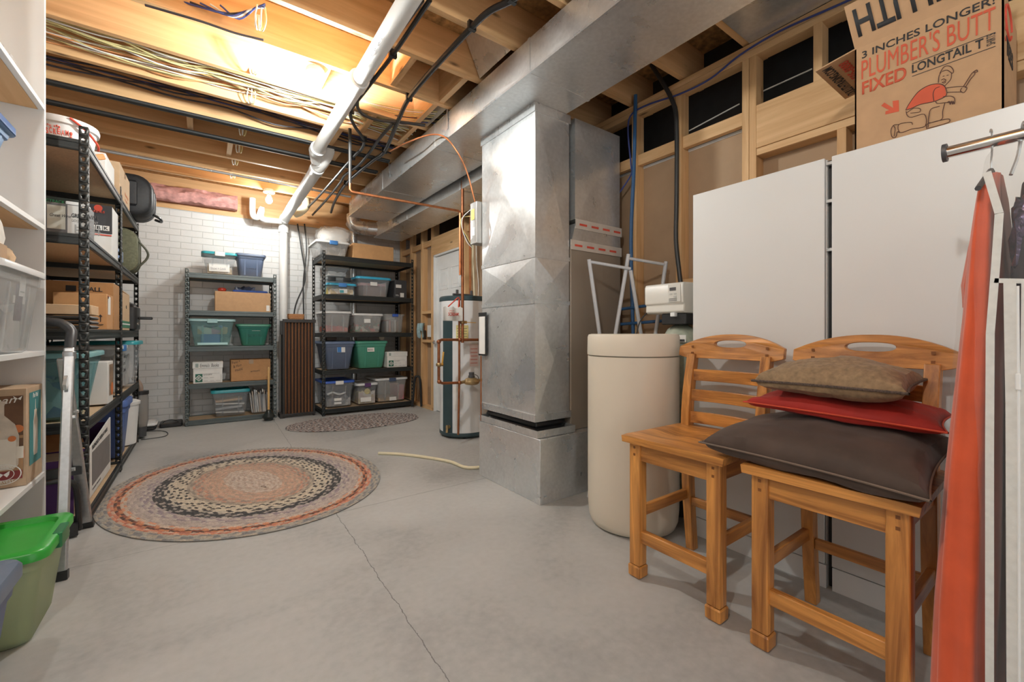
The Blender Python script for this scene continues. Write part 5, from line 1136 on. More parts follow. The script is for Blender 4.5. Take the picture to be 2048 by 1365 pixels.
def ring_print(c, r0, r1, m, parent, n=30, ax='y', sx=1):
    mb = MB(); V = []; 
    for r in (r0, r1):
        for k in range(n): V.append((c[0]+sx*r*math.cos(2*PI*k/n), c[1], c[2]+r*math.sin(2*PI*k/n)) if ax == 'y' else (c[0], c[1]+r*sx*math.cos(2*PI*k/n), c[2]+r*math.sin(2*PI*k/n)))
    mb.add(V, [(k, (k+1) % n, n+(k+1) % n, n+k) for k in range(n)]); o = mb.build('printed_seal', m, parent); md = o.modifiers.new('s', 'SOLIDIFY'); md.thickness = .0006; return o
ring_print((-.672, vy0-.006, vz0+.058), .040, .043, PAPER, vb, sx=1.2); ring_print((-.672, vy0-.006, vz0+.058), .024, .026, PAPER, vb, sx=1.2)
text('GOOD TO KNOW', (-.712, vy0-.006, vz0+.082), (1, 0, 0), (0, 0, 1), .08, .012, PAPER, vb); text('HARVEST', (-.702, vy0-.006, vz0+.022), (1, 0, 0), (0, 0, 1), .06, .012, PAPER, vb)
for s_x in (-1, 1): flat_poly([(0, 0), (.018*s_x, .014), (.016*s_x, -.002), (.010*s_x, -.012)], PAPER, 'printed_butterfly', vb, -.672, vy0-.0055, vz0+.058)
TEALP = mat('teal_print_panel', (.06, .24, .25), .6)
patch((vx1+.001, vy0+.03, vz0+.075), (0, 1, 0), (0, 0, 1), .155, .315, TEALP, vb, 'printed_panel')
flat_poly([(-.022, 0), (.022, 0), (.028, .02), (.028, .15), (.016, .18), (.016, .20), (-.016, .20), (-.016, .18), (-.028, .15), (-.028, .02)], JL, 'printed_jar', vb, vx1+.0022, vy0+.105, vz0+.11, plane='x')
flat_poly([(-.003, 0), (.003, 0), (.001, .045), (-.001, .045)], JL, 'printed_stopper', vb, vx1+.0022, vy0+.105, vz0+.31, plane='x')
text('Plus Vital', (vx1+.0025, vy0+.07, vz0+.365), (0, 1, 0), (0, 0, 1), .07, .02, PAPER, vb, shear=.2)
# bins on the floor beside the bookcase
GRN = mat('bright_green_lid', (.035, .36, .045), .32, 0, .03)
t = tote('storage_bin', 'green lidded see-through bin on the floor under the bookcase', -1.02, -.418, 2.06, 2.46, 0, .335, CLG, GRN, face='x', taper=.035, lid_h=.032, latch=mat('dark_green_latch', (.02, .17, .06), .35), ribs=False)
heap('bagged_greenery', 'green and pale bagged things inside the green lidded floor bin', 'bags', -.96, -.50, 2.13, 2.39, .012, .26, mixmat('mixed_green', [(.42, .45, .30), (.20, .32, .18), (.60, .60, .48), (.50, .50, .36)], 11), 51, .6)
t = tote('storage_bin', 'slate blue lidded bin on the floor at the lower left corner', -.97, -.408, 1.36, 1.815, 0, .42, mat('deep_blue_plastic', (.05, .08, .19), .4), mat('slate_lid', (.14, .18, .25), .38), face='x', taper=.04, lid_h=.04)

# ================================================================ STEP LADDER
ALU = mat('brushed_aluminium', (.50, .51, .52), .36, .85, .08, 60)
la = thing('step_ladder', (-.6, 3.0, 0), 'folded aluminium step ladder with black handle between the bookcase and rack', 'ladder')
top = Vector((-.515, 2.90, 1.0))
MB().bar((-.515, 2.895, .98), (-.488, 2.60, .03), .028, .038, (1, 0, 0)).build('front_rail', ALU, la, bevel=.006)
MB().bar((-.540, 2.915, .93), (-.505, 3.205, .03), .024, .045, (1, 0, 0)).build('rear_rail', ALU, la, bevel=.006)
MB().bar((-.488, 2.602, .035), (-.487, 2.596, 0), .034, .044, (1, 0, 0)).build('foot', BLACK, la); MB().bar((-.505, 3.203, .035), (-.503, 3.215, 0), .030, .052, (1, 0, 0)).build('foot', BLACK, la)
MB().tube([(-.515, 2.895, .95), (-.517, 2.93, 1.02), (-.52, 2.955, 1.06), (-.545, 2.965, 1.09), (-.60, 2.975, 1.105), (-.86, 2.985, 1.105), (-.90, 2.985, 1.07), (-.90, 2.985, .95)], .021, 14, 4).build('handle', mat('dark_foam_grip', (.045, .045, .048), .4), la)
MB().rbox(-.536, -.494, 2.868, 2.918, .925, .965, .008).build('collar', ALU, la)
MB().bar((-.90, 2.985, .95), (-.90, 2.985, .0), .03, .03, (1, 0, 0)).build('rear_rail', ALU, la)
MB().bar((-.515, 2.84, .84), (-.512, 2.79, .80), .034, .012, (1, 0, 0)).build('brand_plate', GALV2, la)
MB().bar((-.507, 3.10, .345), (-.90, 3.02, .345), .03, .045).build('step', BLACK, la)
MB().tube([(-.86, 3.0, .31), (-.62, 3.06, .31), (-.555, 3.07, .30), (-.525, 3.09, .25), (-.522, 3.13, .05), (-.52, 3.14, .03)], .013, 10, 4).build('brace_tube', BLACK, la)
MB().bar((-.52, 3.10, .04), (-.90, 3.04, .04), .03, .06).build('lower_step', BLACK, la)
for (x, y, z) in ((-.49, 2.80, .66), (-.49, 2.79, .42), (-.512, 2.995, .66), (-.485, 2.655, .18)):
    MB().cyl((x-.02, y, z), (x+.012, y, z), .009, 10).build('bolt', GALV2, la)

# ================================================================ BRAIDED RUGS
def attr_mat(name, rough=.95):
    m, nt, b = _new(name)
    a = nt.nodes.new('ShaderNodeAttribute'); a.attribute_name = 'yarn'; a.attribute_type = 'GEOMETRY'
    v = _coords(nt, 160); n = _noise(nt, v, 1, 3)
    mx = nt.nodes.new('ShaderNodeMixRGB'); mx.blend_type = 'MULTIPLY'; mx.inputs[0].default_value = 1
    nt.links.new(a.outputs['Color'], mx.inputs[1]); nt.links.new(_ramp(nt, n, [(.3, (.75, .75, .75)), (.7, (1.1, 1.1, 1.1))]), mx.inputs[2])
    nt.links.new(mx.outputs[0], b.inputs['Base Color']); b.inputs['Roughness'].default_value = rough; b.inputs['Sheen Weight'].default_value = .2
    _bump(nt, n, b, .4, .002); return m
def braided_rug(name, label, cx, cy, a, b_, ang, palette, ncoil, braid_len, thick, seed):
    """concentric oval coils; each coil is a chain of slanted yarn lobes"""
    rd = random.Random(seed); V = []; F = []; Ccol = []
    ca, sa = math.cos(ang), math.sin(ang); core = a-b_
    wd = b_/ncoil
    for k in range(ncoil):
        r = wd*(k+.5); A = core+r
        per = 2*PI*math.sqrt((A*A+r*r)/2) if r > 0 else 1
        n = max(10, int(per/braid_len)); ph = rd.random()
        cols_ = palette(k/ncoil, rd)
        # arc-length-ish parametrisation of the oval
        N = 360; pts = [(A*math.cos(2*PI*i/N), r*math.sin(2*PI*i/N)) for i in range(N+1)]
        L = [0]
        for i in range(N): L.append(L[-1]+math.hypot(pts[i+1][0]-pts[i][0], pts[i+1][1]-pts[i][1]))
        def at(s):
            s = (s % 1)*L[-1]; lo, hi = 0, N
            while hi-lo > 1:
                mid = (lo+hi)//2
                if L[mid] <= s: lo = mid
                else: hi = mid
            f = (s-L[lo])/(L[hi]-L[lo]+1e-9); x = pts[lo][0]+(pts[hi][0]-pts[lo][0])*f; y = pts[lo][1]+(pts[hi][1]-pts[lo][1])*f
            tx, ty = pts[hi][0]-pts[lo][0], pts[hi][1]-pts[lo][1]; q_ = math.hypot(tx, ty)+1e-9
            return x, y, tx/q_, ty/q_
        for j in range(n):
            for side in (0, 1):
                c_ = cols_[(j*2+side+j//3) % len(cols_)]; jit = rd.uniform(.88, 1.12); c_ = tuple(min(1, q_*jit) for q_ in c_)
                s0 = (j+.5*side+ph)/n; l = 1.22/n
                # a lobe: slanted lens from the outer/inner edge to the coil centre line
                sgn = 1 if side else -1
                base = len(V)
                P = [(s0-l*.60, .0), (s0-l*.20, .53), (s0+l*.55, .50), (s0+l*.42, -.06)]
                for (s, off) in P:
                    x, y, tx, ty = at(s); nx, ny = ty, -tx; o_ = off*wd*sgn
                    X, Y_ = x+nx*o_, y+ny*o_; V.append((cx+X*ca-Y_*sa, cy+X*sa+Y_*ca, thick*.45))
                x, y, tx, ty = at(s0+l*.05); nx, ny = ty, -tx; o_ = .26*wd*sgn
                X, Y_ = x+nx*o_, y+ny*o_; V.append((cx+X*ca-Y_*sa, cy+X*sa+Y_*ca, thick*1.05))
                for q_ in range(4): F.append((base+q_, base+(q_+1) % 4, base+4)); Ccol.append(c_)
    # solid body under the lobes
    for k in range(ncoil):
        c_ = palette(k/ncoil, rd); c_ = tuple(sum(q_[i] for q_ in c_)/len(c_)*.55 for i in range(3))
        n = 72; base = len(V)
        for r in (wd*k, wd*(k+1)):
            for i in range(n):
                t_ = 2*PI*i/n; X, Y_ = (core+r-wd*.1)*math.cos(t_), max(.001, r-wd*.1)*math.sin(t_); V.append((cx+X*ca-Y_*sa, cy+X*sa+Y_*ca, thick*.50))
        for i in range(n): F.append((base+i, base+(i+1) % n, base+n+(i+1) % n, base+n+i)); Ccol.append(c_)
    n = 96; base = len(V)
    for z in (0.001, thick*.42):
        for i in range(n):
            t_ = 2*PI*i/n; X, Y_ = (a-wd*.08)*math.cos(t_), (b_-wd*.08)*math.sin(t_); V.append((cx+X*ca-Y_*sa, cy+X*sa+Y_*ca, z))
    for i in range(n): F.append((base+i, base+(i+1) % n, base+n+(i+1) % n, base+n+i)); Ccol.append((.20, .17, .15))
    F.append(tuple(base+n+i for i in range(n))); Ccol.append((.10, .08, .07)); F.append(tuple(base+n-1-i for i in range(n))); Ccol.append((.1, .1, .1))
    mb = MB(); mb.add(V, F); o = mb.build(name, MATS.setdefault('rug_yarn', attr_mat('rug_yarn')) if 'rug_yarn' not in MATS else MATS['rug_yarn'], angle=80, fix=False)
    at_ = o.data.attributes.new('yarn', 'FLOAT_COLOR', 'FACE')
    for i, c_ in enumerate(Ccol): at_.data[i].color = (*c_, 1)
    return tag(o, label, 'rug')
def pal1(f, rd):
    T = [(.00, [(.52, .42, .34), (.58, .48, .40), (.46, .34, .27)]), (.16, [(.52, .34, .24), (.58, .36, .26), (.44, .32, .24)]), (.30, [(.54, .28, .19), (.48, .36, .27), (.34, .25, .20)]),
         (.38, [(.30, .25, .20), (.44, .36, .28)]), (.42, [(.60, .52, .40), (.60, .50, .38), (.05, .04, .035), (.54, .47, .37)]), (.52, [(.56, .48, .38), (.04, .035, .035), (.50, .44, .36)]), (.58, [(.07, .06, .055), (.04, .04, .04), (.40, .34, .30), (.03, .03, .03)]),
         (.65, [(.42, .34, .32), (.30, .24, .26), (.50, .44, .38)]), (.74, [(.50, .42, .36), (.46, .38, .34), (.40, .33, .30)]), (.79, [(.58, .44, .34), (.62, .28, .16), (.52, .42, .34)]),
         (.84, [(.10, .045, .03), (.56, .22, .10), (.30, .09, .05)]), (.88, [(.64, .26, .15), (.56, .38, .28), (.52, .19, .12)]), (.925, [(.36, .34, .30), (.22, .22, .22), (.42, .36, .29)]), (.965, [(.17, .18, .185), (.28, .265, .24), (.33, .27, .20)])]
    c_ = T[0][1]
    for a, b_ in T:
        if f >= a-.001: c_ = b_
    return c_
braided_rug('braided_rug', 'large oval braided rug with orange, cream and black rings in mid room', .287, 3.52, .975, .806, math.radians(104.9), pal1, 27, .032, .012, 5)
def pal2(f, rd): return [(.16, .14, .14), (.42, .36, .33), (.05, .045, .05), (.26, .15, .11), (.50, .45, .42)]
braided_rug('braided_rug', 'smaller dark grey speckled oval rug in front of the corner rack', 1.476, 5.17, .745, .44, math.radians(-6), pal2, 15, .036, .011, 9)

# ================================================================ SOFTENER
bt = thing('brine_tank', (1.94, 1.53, 0), 'tall round beige salt tank standing beside the counter chair', 'tank')
BEI = mat('beige_plastic', (.72, .64, .525), .42, 0, .02, 4)
c = (1.94, 1.53, 0); r = .245
MB().lathe([(.01, .0), (.20, .0), (.225, .012), (.238, .045), (r-.002, .10), (r, .2), (r, .925), (.01, .925)], c, 64).build('tank_body', BEI, bt, angle=50)
MB().lathe([(r-.006, .925), (r-.006, .932), (.01, .932), (.01, .926)], c, 64).build('seam', mat('tank_seam', (.30, .26, .2), .6), bt)
MB().lathe([(.01, .932), (r+.002, .932), (r+.003, .94), (r+.001, 1.03), (r-.004, 1.043), (r-.02, 1.047), (.01, 1.047)], c, 64).build('lid', BEI, bt, angle=50)
rt = thing('resin_tank', (2.30, 1.485, 0), 'pale green fibreglass tank behind the beige tank, softener head on top', 'tank')
c2 = (2.30, 1.46, 0); FG = mat('fibreglass_green', (.42, .45, .36), .4, 0, .18, 25, .2)
MB().lathe([(.01, 0), (.11, 0), (.115, .10), (.115, .12), (.01, .12)], c2, 32).build('boot', BLACK, rt)
MB().lathe([(.108, .12), (.112, .14), (.112, .98), (.10, 1.03), (.075, 1.075), (.04, 1.10), (.01, 1.10)], c2, 32).build('tank_shell', FG, rt, angle=60)
p = patch((2.186, 1.44, 1.0), (.05, -1, 0), (0, 0, 1), .08, .04, PAPER, rt, 'label'); patch((2.184, 1.435, 1.004), (.05, -1, 0), (0, 0, 1), .068, .012, DARKGREY, rt, 'print')
MB().rbox(2.19, 2.40, 1.36, 1.52, 1.10, 1.165, .01).build('valve_body', BLACK, rt)
sh = MB(); hx0, hy0, hy1 = 2.175, 1.36, 1.615
prof = [(hx0+.012, 1.165), (hx0-.004, 1.175), (hx0, 1.215), (hx0-.012, 1.222), (hx0-.014, 1.32), (hx0-.004, 1.338), (hx0+.20, 1.345), (hx0+.20, 1.165)]
hd = MB().loft([[(x, y, z) for x, z in prof] for y in (hy0, hy1)]).build('control_head', mat('softener_white', (.70, .675, .62), .35, 0, .02), rt, bevel=.006)
patch((hx0-.0155, 1.452, 1.228), (0, -1, 0), (0, 0, 1), .078, .10, mat('panel_white', (.66, .64, .59), .4), hd, 'control_panel')
patch((hx0-.017, 1.442, 1.292), (0, -1, 0), (0, 0, 1), .040, .018, DARKGREY, hd, 'display')
for k, (yy, zz_) in enumerate(((1.442, 1.268), (1.416, 1.268), (1.416, 1.252))): patch((hx0-.0175, yy, zz_), (0, -1, 0), (0, 0, 1), .017, .009, mat('button_grey', (.5, .49, .46), .5), hd, 'button')
for k in range(3): patch((hx0-.017, 1.446, 1.234+.006*k), (0, -1, 0), (0, 0, 1), .05, .002, DARKGREY, hd, 'print')
MB().rbox(2.165, 2.20, 1.415, 1.445, 1.145, 1.168, .005).build('clip', WHITE, rt)
line('softener_cord', [(2.19, 1.60, 1.19), (2.15, 1.64, 1.12), (2.13, 1.66, 1.0)], .004, BLACK, 'thin black cord hanging from the softener head', 'cord', None, 6)
# white tube frame standing behind the beige tank
wf = thing('tube_frame', (2.18, 1.78, 0), 'folded white metal tube frame standing upright behind the beige tank', 'frame')
WT = mat('white_painted_tube', (.62, .63, .66), .35)
def px(u, v, y): return onY(u, v, y)
A0, A1 = px(1178, 519, 1.93), px(1199, 668, 1.93)
B0, B1 = px(1257, 509, 1.80), px(1231, 668, 1.84)
C0, C1 = px(1332, 524, 1.70), px(1311, 668, 1.70)
D0, D1 = px(1261, 541, 1.78), px(1282, 668, 1.78)
def ext(p, q_): d = q_-p; return p+d*((p.z-.0)/(p.z-q_.z))
R0 = .0125
for nm, p_, q_ in (('leg', A0, A1), ('leg', B0, B1), ('leg', D0, D1)):
    e_ = ext(p_, q_); MB().cyl(p_, e_, R0, 12).build('leg', WT, wf)
C2 = px(1324, 572, 1.70); e_ = ext(C0, C1)
MB().cyl(C0, e_, R0, 12).build('leg', WT, wf)
MB().cyl(A0+(A1-A0)*.03, D0+Vector((0, 0, .01)), R0*.8, 12).build('cross_tube', WT, wf); MB().cyl(B0+(B1-B0)*.05, C0+(C1-C0)*.04, R0*.8, 12).build('cross_tube', WT, wf)

# ================================================================ WHITE CABINETS
CX, CZ = 2.07, 1.768
def cabinet(name, label, y0, y1, dooredge):
    t = thing(name, ((CX+2.5)/2, (y0+y1)/2, 0), label, 'cabinet')
    MB().box(CX+.022, 2.505, y0, y1, 0, CZ).build('carcass', WHITE_LAM, t)
    MB().box(CX, CX+.019, y0+dooredge, y1, .10, CZ+.002).build('door', mat('cabinet_door_white', (.72, .715, .70), .32, 0, .015, 3), t, bevel=.002)
    MB().box(CX+.006, CX+.021, y0, y1, .0, .094).build('plinth', WHITE_LAM, t)
    return t
k1 = cabinet('tall_cabinet', 'white tall cabinet beside the beige tank, its flat door behind the first chair', .662, 1.246, .003)
k2 = cabinet('tall_cabinet', 'white tall cabinet behind the pillow stack with the printed carton on top', .05, .640, .0)
MB().box(CX+.04, CX+.05, .640, .662, 0, CZ).build('gap_shade_strip', BLACK, k1)  # black strip stands in for the shade in the gap between the cabinets
for z in (1.755, 1.60, 1.40, 1.02): MB().box(CX+.012, CX+.03, .640, .663, z-.012, z).build('hinge', GALV2, k1)

# ================================================================ BIG PRINTED CARTON
BXX = 2.10; Yl, Yr = .572, .182
bxz0 = CZ+.003; pT = onX(1712, 99, BXX).z
big = thing('printed_carton', (2.28, .375, bxz0), 'large open carton with red and black slogan printing on the white cabinets', 'cardboard box')
CB = mat('cardboard_big', (.50, .305, .165), .8, 0, .05, 22)
MB().box(BXX, BXX+.36, Yr, Yl, bxz0, bxz0+.005).box(BXX, BXX+.005, Yr, Yl, bxz0, pT).box(BXX+.355, BXX+.36, Yr, Yl, bxz0, pT).box(BXX, BXX+.36, Yr, Yr+.005, bxz0, pT).box(BXX, BXX+.36, Yl-.005, Yl, bxz0, pT).build('box_body', CB, big)
# front flap standing up, leaning outward
f0, f1 = Vector((BXX, Yl, pT)), Vector((BXX, Yr, pT)); lean = Vector((-.09, .045, .17))
fu_, fv_ = Vector((0, -1, 0)), (onX(1678, -2, BXX-.06)-f0)
fv_ = Vector((-.06, .018, .155))
ff = MB().loft([[f0, f1, f1+Vector((.005, 0, 0)), f0+Vector((.005, 0, 0))], [f0+fv_, f1+fv_+Vector((0, -.03, 0)), f1+fv_+Vector((.005, -.03, .0)), f0+fv_+Vector((.005, 0, 0))]]).build('flap', CB, big)
n_ = Vector((0, -1, 0)).cross(fv_.normalized())
# upside down words on the flap
ud = -fv_.normalized(); lx = Vector((0, 1, 0))
text('DULUTH', f1+Vector((0, 0, 0))+fv_*.85+Vector((-.0015, .03-.0, 0))+lx*.0, lx, ud, .34, .105, INK, ff, bold=.02)
text('TRADING CO', f1+fv_*1.32+Vector((-.0015, .03, 0)), lx, ud, .22, .05, INK, ff, bold=.04)
# left flap folded out
g0, g1 = Vector((BXX, Yl, pT-.0)), Vector((BXX+.36, Yl, pT)); gv = Vector((0, .135, -.02))
lf = MB().loft([[g0, g1, g1+Vector((0, 0, .005)), g0+Vector((0, 0, .005))], [g0+gv, g1+gv, g1+gv+Vector((0, 0, .005)), g0+gv+Vector((0, 0, .005))]]).build('flap', CB, big)
text('DULUTHTRADING.COM', g0+gv*.62+Vector((.34, 0, -.0012)), (-1, 0, 0), gv.normalized(), .32, .035, INK, lf, bold=.02)
text('800-505-8888', g0+gv*.25+Vector((.30, 0, -.0012)), (-1, 0, 0), gv.normalized(), .26, .035, RED_INK, lf, bold=.02)
text('TEES', (BXX+.05, Yr-.001, pT-.20), (1, 0, 0), (0, 0, 1), .18, .06, INK, big, bold=.03)
for k in range(5): patch((BXX+.02, Yr-.001, pT-.03-.035*k), (1, 0, 0), (0, 0, 1), .012, .012, RED_INK, big, 'print')
MB().tube([(BXX+.10+.08*math.cos(a*.35), Yr-.001, pT-.08+.05*math.sin(a*.35)) for a in range(18)], .004, 6).build('printed_swirl', RED_INK, big)
FXF = BXX-.0008
def fit(s, ua, ub, v_top_a, v_bot_a, m, **kw):
    """words on the carton front between image columns ua..ub, size read at ua"""
    a, b_ = onX(ua, v_bot_a, FXF), onX(ua, v_top_a, FXF); y1 = onX(ub, v_bot_a, FXF).y
    return text(s, a, (0, -1, 0), (0, 0, 1), a.y-y1, b_.z-a.z, m, big, **kw)
PR_RED = mat('red_orange_ink', (.60, .10, .045), .75)
fit('3 INCHES LONGER!', 1724, 1990, 104, 118, INK, bold=.01)
fit("PLUMBER'S BUTT", 1723, 1991, 121, 160, PR_RED)
fit('FIXED', 1724, 1813, 165, 190, PR_RED, bold=.02)
fit('LONGTAIL T', 1824, 1967, 130, 147, INK, bold=.015)
text('SHIRTS', onX(1991, 87, FXF), (0, 0, 1), (0, 1, 0), .036, .020, INK, big)
for (va, vb_) in ((128, 126), (153, 151)):
    a, b_ = onX(1824, va, FXF), onX(1991, va, FXF); MB().box(FXF-.0006, FXF, b_.y, a.y, a.z-.001, a.z+.001).build('printed_rule', INK, big)
z8 = 3.4119; W_ = lambda x, y: onX(1560+x/z8, y/z8, FXF-.0006)
def stroke(pts, m=None, r=.0011, sm=4): return MB().tube([W_(*p_) for p_ in pts], r, 5, sm)
dm = mat('printed_line_ink', (.10, .045, .035), .8)
draw = MB()
def S(*pts, sm=4):
    t_ = stroke(pts, sm=sm); draw.add(t_.v, t_.f)
def flatfill(pts, m, name, off=.0004):
    P = [onX(1560+a/z8, b_/z8, FXF-off) for a, b_ in pts]
    MB().loft([P, [p_+Vector((.0004, 0, 0)) for p_ in P]]).build(name, m, big)
flatfill([(858, 752), (880, 710), (940, 630), (1010, 585), (1080, 572), (1125, 590), (1135, 650), (1060, 690), (960, 712), (900, 738)], PR_RED, 'printed_shirt')
flatfill([(690, 722), (712, 700), (772, 738), (768, 690), (810, 684), (812, 760), (718, 782), (720, 760), (745, 752)], PR_RED, 'printed_arrow')
S((858, 752), (880, 710), (940, 630), (1010, 585), (1080, 572), (1125, 590), (1135, 650), (1060, 690), (960, 712), (900, 738), (858, 752))
S((1050, 690), (1045, 640), (1060, 605), (1090, 592)); S((860, 760), (870, 790), (900, 800), (985, 780), (990, 860), (900, 880), (820, 905), (810, 850), (890, 835), (905, 850))
S((865, 770), (910, 740), (955, 742), (950, 765), (890, 772)); S((1010, 870), (1015, 800), (1030, 745), (1090, 725)); S((1125, 700), (1110, 760), (1105, 812), (1040, 835), (1010, 838))
S((1000, 878), (1000, 850), (1030, 838), (1090, 822), (1150, 812), (1155, 832), (1100, 852), (1010, 876), (1000, 878)); S((810, 850), (775, 855), (757, 890), (765, 935), (790, 935), (800, 900), (815, 905)); S((775, 858), (785, 880), (778, 930))
S((1135, 600), (1200, 592), (1255, 590)); S((1140, 630), (1200, 628), (1240, 628)); S((1240, 600), (1232, 620), (1255, 632), (1275, 600), (1250, 588))
S((1248, 595), (1290, 530), (1310, 500), (1340, 478), (1348, 490), (1325, 492), (1330, 505), (1300, 540), (1262, 600)); S((1060, 690), (1075, 706), (1130, 700), (1165, 700)); S((1115, 660), (1160, 655), (1190, 670), (1190, 710), (1180, 690), (1178, 712), (1168, 690), (1162, 714), (1155, 692), (1140, 700))
S((1080, 565), (1085, 520), (1100, 490), (1090, 500), (1120, 455), (1160, 452), (1183, 480), (1175, 500), (1140, 478), (1105, 488)); S((1170, 500), (1165, 540), (1135, 575), (1120, 592)); S((1100, 548), (1115, 538), (1130, 545), (1128, 555), (1115, 552)); S((1110, 522), (1122, 518)); S((1138, 514), (1150, 512)); S((1105, 560), (1120, 566), (1132, 560))
draw.build('printed_plumber_outline', dm, big)

# ================================================================ CLOTHES RAIL AND GARMENT BAGS
RX, RZ = 1.65, 1.545
gr = thing('clothes_rail', (RX, -.3, 0), 'chrome clothes rail at the right edge holding the garment bags', 'clothes rail')
MB().cyl((RX, .250, RZ), (RX, -.75, RZ), .0155, 24).build('rail', CHROME, gr)
MB().cyl((RX, .245, RZ), (RX, .254, RZ), .024, 24).build('end_cap', DARKGREY, gr)
MB().cyl((RX, -.72, RZ), (RX, -.72, .02), .0155, 20).build('upright', CHROME, gr); MB().box(RX-.25, RX+.25, -.75, -.69, 0, .03).build('base_foot', CHROME, gr)
CLB = clear('garment_film', (.975, .975, .97), .07, .05, (.85, .85, .85))
ORG = mat('orange_red_fabric', (.62, .085, .022), .75, 0, .12, 10, .2, sheen=.3)
WTRIM = mat('white_trim_fabric', (.66, .65, .62), .85, 0, .06, 60, .3)
def drape(name, levels, m, parent, folds=.012, nf=9, seed=0, n=72):
    """levels: (z, cx, cy, half x, half y)"""
    R_ = []; mb = MB(); NL = 30
    for i in range(NL+1):
        t_ = i/NL*(len(levels)-1); k = min(int(t_), len(levels)-2); f = t_-k; f = f*f*(3-2*f)
        z, cx, cy, hx, hy = [levels[k][q_]+(levels[k+1][q_]-levels[k][q_])*f for q_ in range(5)]
        depth = folds*(.15+.85*i/NL); row = []
        for j in range(n):
            a = 2*PI*j/n; w_ = 1+depth/max(hy, .02)*(.55*math.sin(nf*a+seed+i*.06)+.45*noise.noise(Vector((math.cos(a)*2.4+seed, math.sin(a)*2.4, i*.12))))
            row.append((cx+hx*math.copysign(abs(math.cos(a))**.8, math.cos(a))*(1+(w_-1)*.2), cy+hy*math.copysign(abs(math.sin(a))**.8, math.sin(a))*w_, z))
        R_.append(row)
    mb.loft(R_); return mb.build(name, m, parent, angle=70)
def hanger(parent, y, w_, z=RZ):
    MB().tube([(RX-.012, y, z+.022), (RX, y, z+.032), (RX+.018, y, z+.02), (RX+.016, y, z-.02), (RX, y, z-.05), (RX, y, z-.075)], .0022, 6, 5).build('hanger_hook', GALV2, parent)
    MB().tube([(RX-w_, y, z-.16), (RX-.03, y, z-.085), (RX, y, z-.075), (RX+.03, y, z-.085), (RX+w_, y, z-.16)], .006, 8, 3).build('hanger', DARKGREY, parent)
oc = thing('orange_garment', (RX, .17, .12), 'long orange red robe hanging inside the clear garment bag', 'robe')
hanger(oc, .165, .20)
drape('robe', [(1.455, RX, .158, .04, .012), (1.40, RX, .160, .16, .018), (1.27, RX+.01, .163, .20, .028), (1.08, RX, .165, .215, .036), (.70, RX, .182, .225, .050), (.40, RX-.01, .190, .235, .056), (.14, RX-.02, .193, .24, .058)], ORG, oc, .016, 9, 1)
drape('sleeve', [(1.37, RX+.03, .186, .03, .006), (1.28, RX+.04, .196, .05, .012), (1.18, RX+.04, .206, .05, .014), (1.12, RX+.04, .208, .045, .010)], ORG, oc, .008, 5, 4, 36)
bk_ = thing('black_garment', (RX, .06, .15), 'black garment with a shiny collar hanging inside the clear garment bag', 'garment')
hanger(bk_, .07, .19)
drape('gown', [(1.44, RX, .08, .05, .015), (1.39, RX, .08, .18, .030), (1.2, RX, .078, .225, .05), (.8, RX, .076, .232, .056), (.18, RX, .074, .235, .058)], mat('black_cloth', (.014, .013, .018), .6, 0, .2, 20), bk_, .012, 8, 7)
blob(RX-.20, RX-.08, .05, .12, 1.16, 1.36, 6, 24, 16, .25, 8).build('sequin_collar', mat('sequins', (.10, .08, .14), .16, .8, .8, 90, .9), bk_)
gb = thing('garment_bag', (RX, .08, .1), 'long clear plastic garment bag with white trim hanging from the chrome rail', 'garment bag')
MB().tube([(RX-.01, .10, RZ+.02), (RX+.002, .11, RZ+.030), (RX+.018, .115, RZ+.012), (RX, .12, RZ-.05), (RX-.02, .13, RZ-.10)], .004, 6, 4).build('bag_hook', GALV2, gb)
# film: a tapering sleeve; plan outline changes with height
def outline(k):     # k 0 top .. 1 bottom
    zs = [(0, .172), (.07, .187), (.13, .20), (.22, .220), (.48, .237), (1, .246)]
    sil = zs[-1][1]
    for (a, sa_), (b_, sb_) in zip(zs[:-1], zs[1:]):
        if a <= k <= b_: sil = sa_+(sb_-sa_)*(k-a)/(b_-a)
    return [(1.405, -.10), (1.400, .142), (1.45, .142+(sil-.142)*.42), (1.52, .142+(sil-.142)*.80), (1.62, sil+.002), (1.78, sil+.006), (1.90, sil-.03), (1.91, -.10)]
R_ = []
for i in range(25):
    k = i/24; z = 1.44-(1.44-.10)*k
    sh_ = .0 if i else .0
    pts = outline(k); top_in = max(0, 1-i/2.0)*.0
    R_.append([(RX+(x-RX)*(1 if i > 1 else (.55 if i == 0 else .9))+.004*noise.noise(Vector((x*9, z*7, 1))), y+.005*noise.noise(Vector((x*7+3, y*9, z*9))), z+(.05 if i == 0 else (.012 if i == 1 else 0))) for x, y in pts])
MB().loft(R_, True, False).build('clear_film', CLB, gb, angle=40, subsurf=0)
def strip(u_pts, name, wd_=.012, x=1.3985):
    P = [Vector((x, y, z)) for y, z in u_pts]; mb = MB()
    for a, b_ in zip(P[:-1], P[1:]): mb.bar(a, b_, wd_, .004, (1, 0, 0))
    return mb.build(name, WTRIM, gb)
strip([(.146, 1.405), (.128, 1.31), (.133, 1.20), (.141, 1.05), (.142, .8), (.142, .10)], 'edge_trim', .013)
strip([(.135, 1.165), (.02, 1.150)], 'cross_trim', .010)
for yc in (.118, .093): pass
strip([(.113, 1.16), (.110, .9), (.109, .5), (.108, .10)], 'zip_tape', .018, 1.397); strip([(.088, 1.16), (.090, .9), (.0905, .5), (.0905, .10)], 'zip_tape', .018, 1.397)
MB().tube([(1.395, .1015, 1.15), (1.395, .1005, .9), (1.395, .0998, .5), (1.395, .0995, .10)], .0022, 6).build('zip', WHITE, gb)
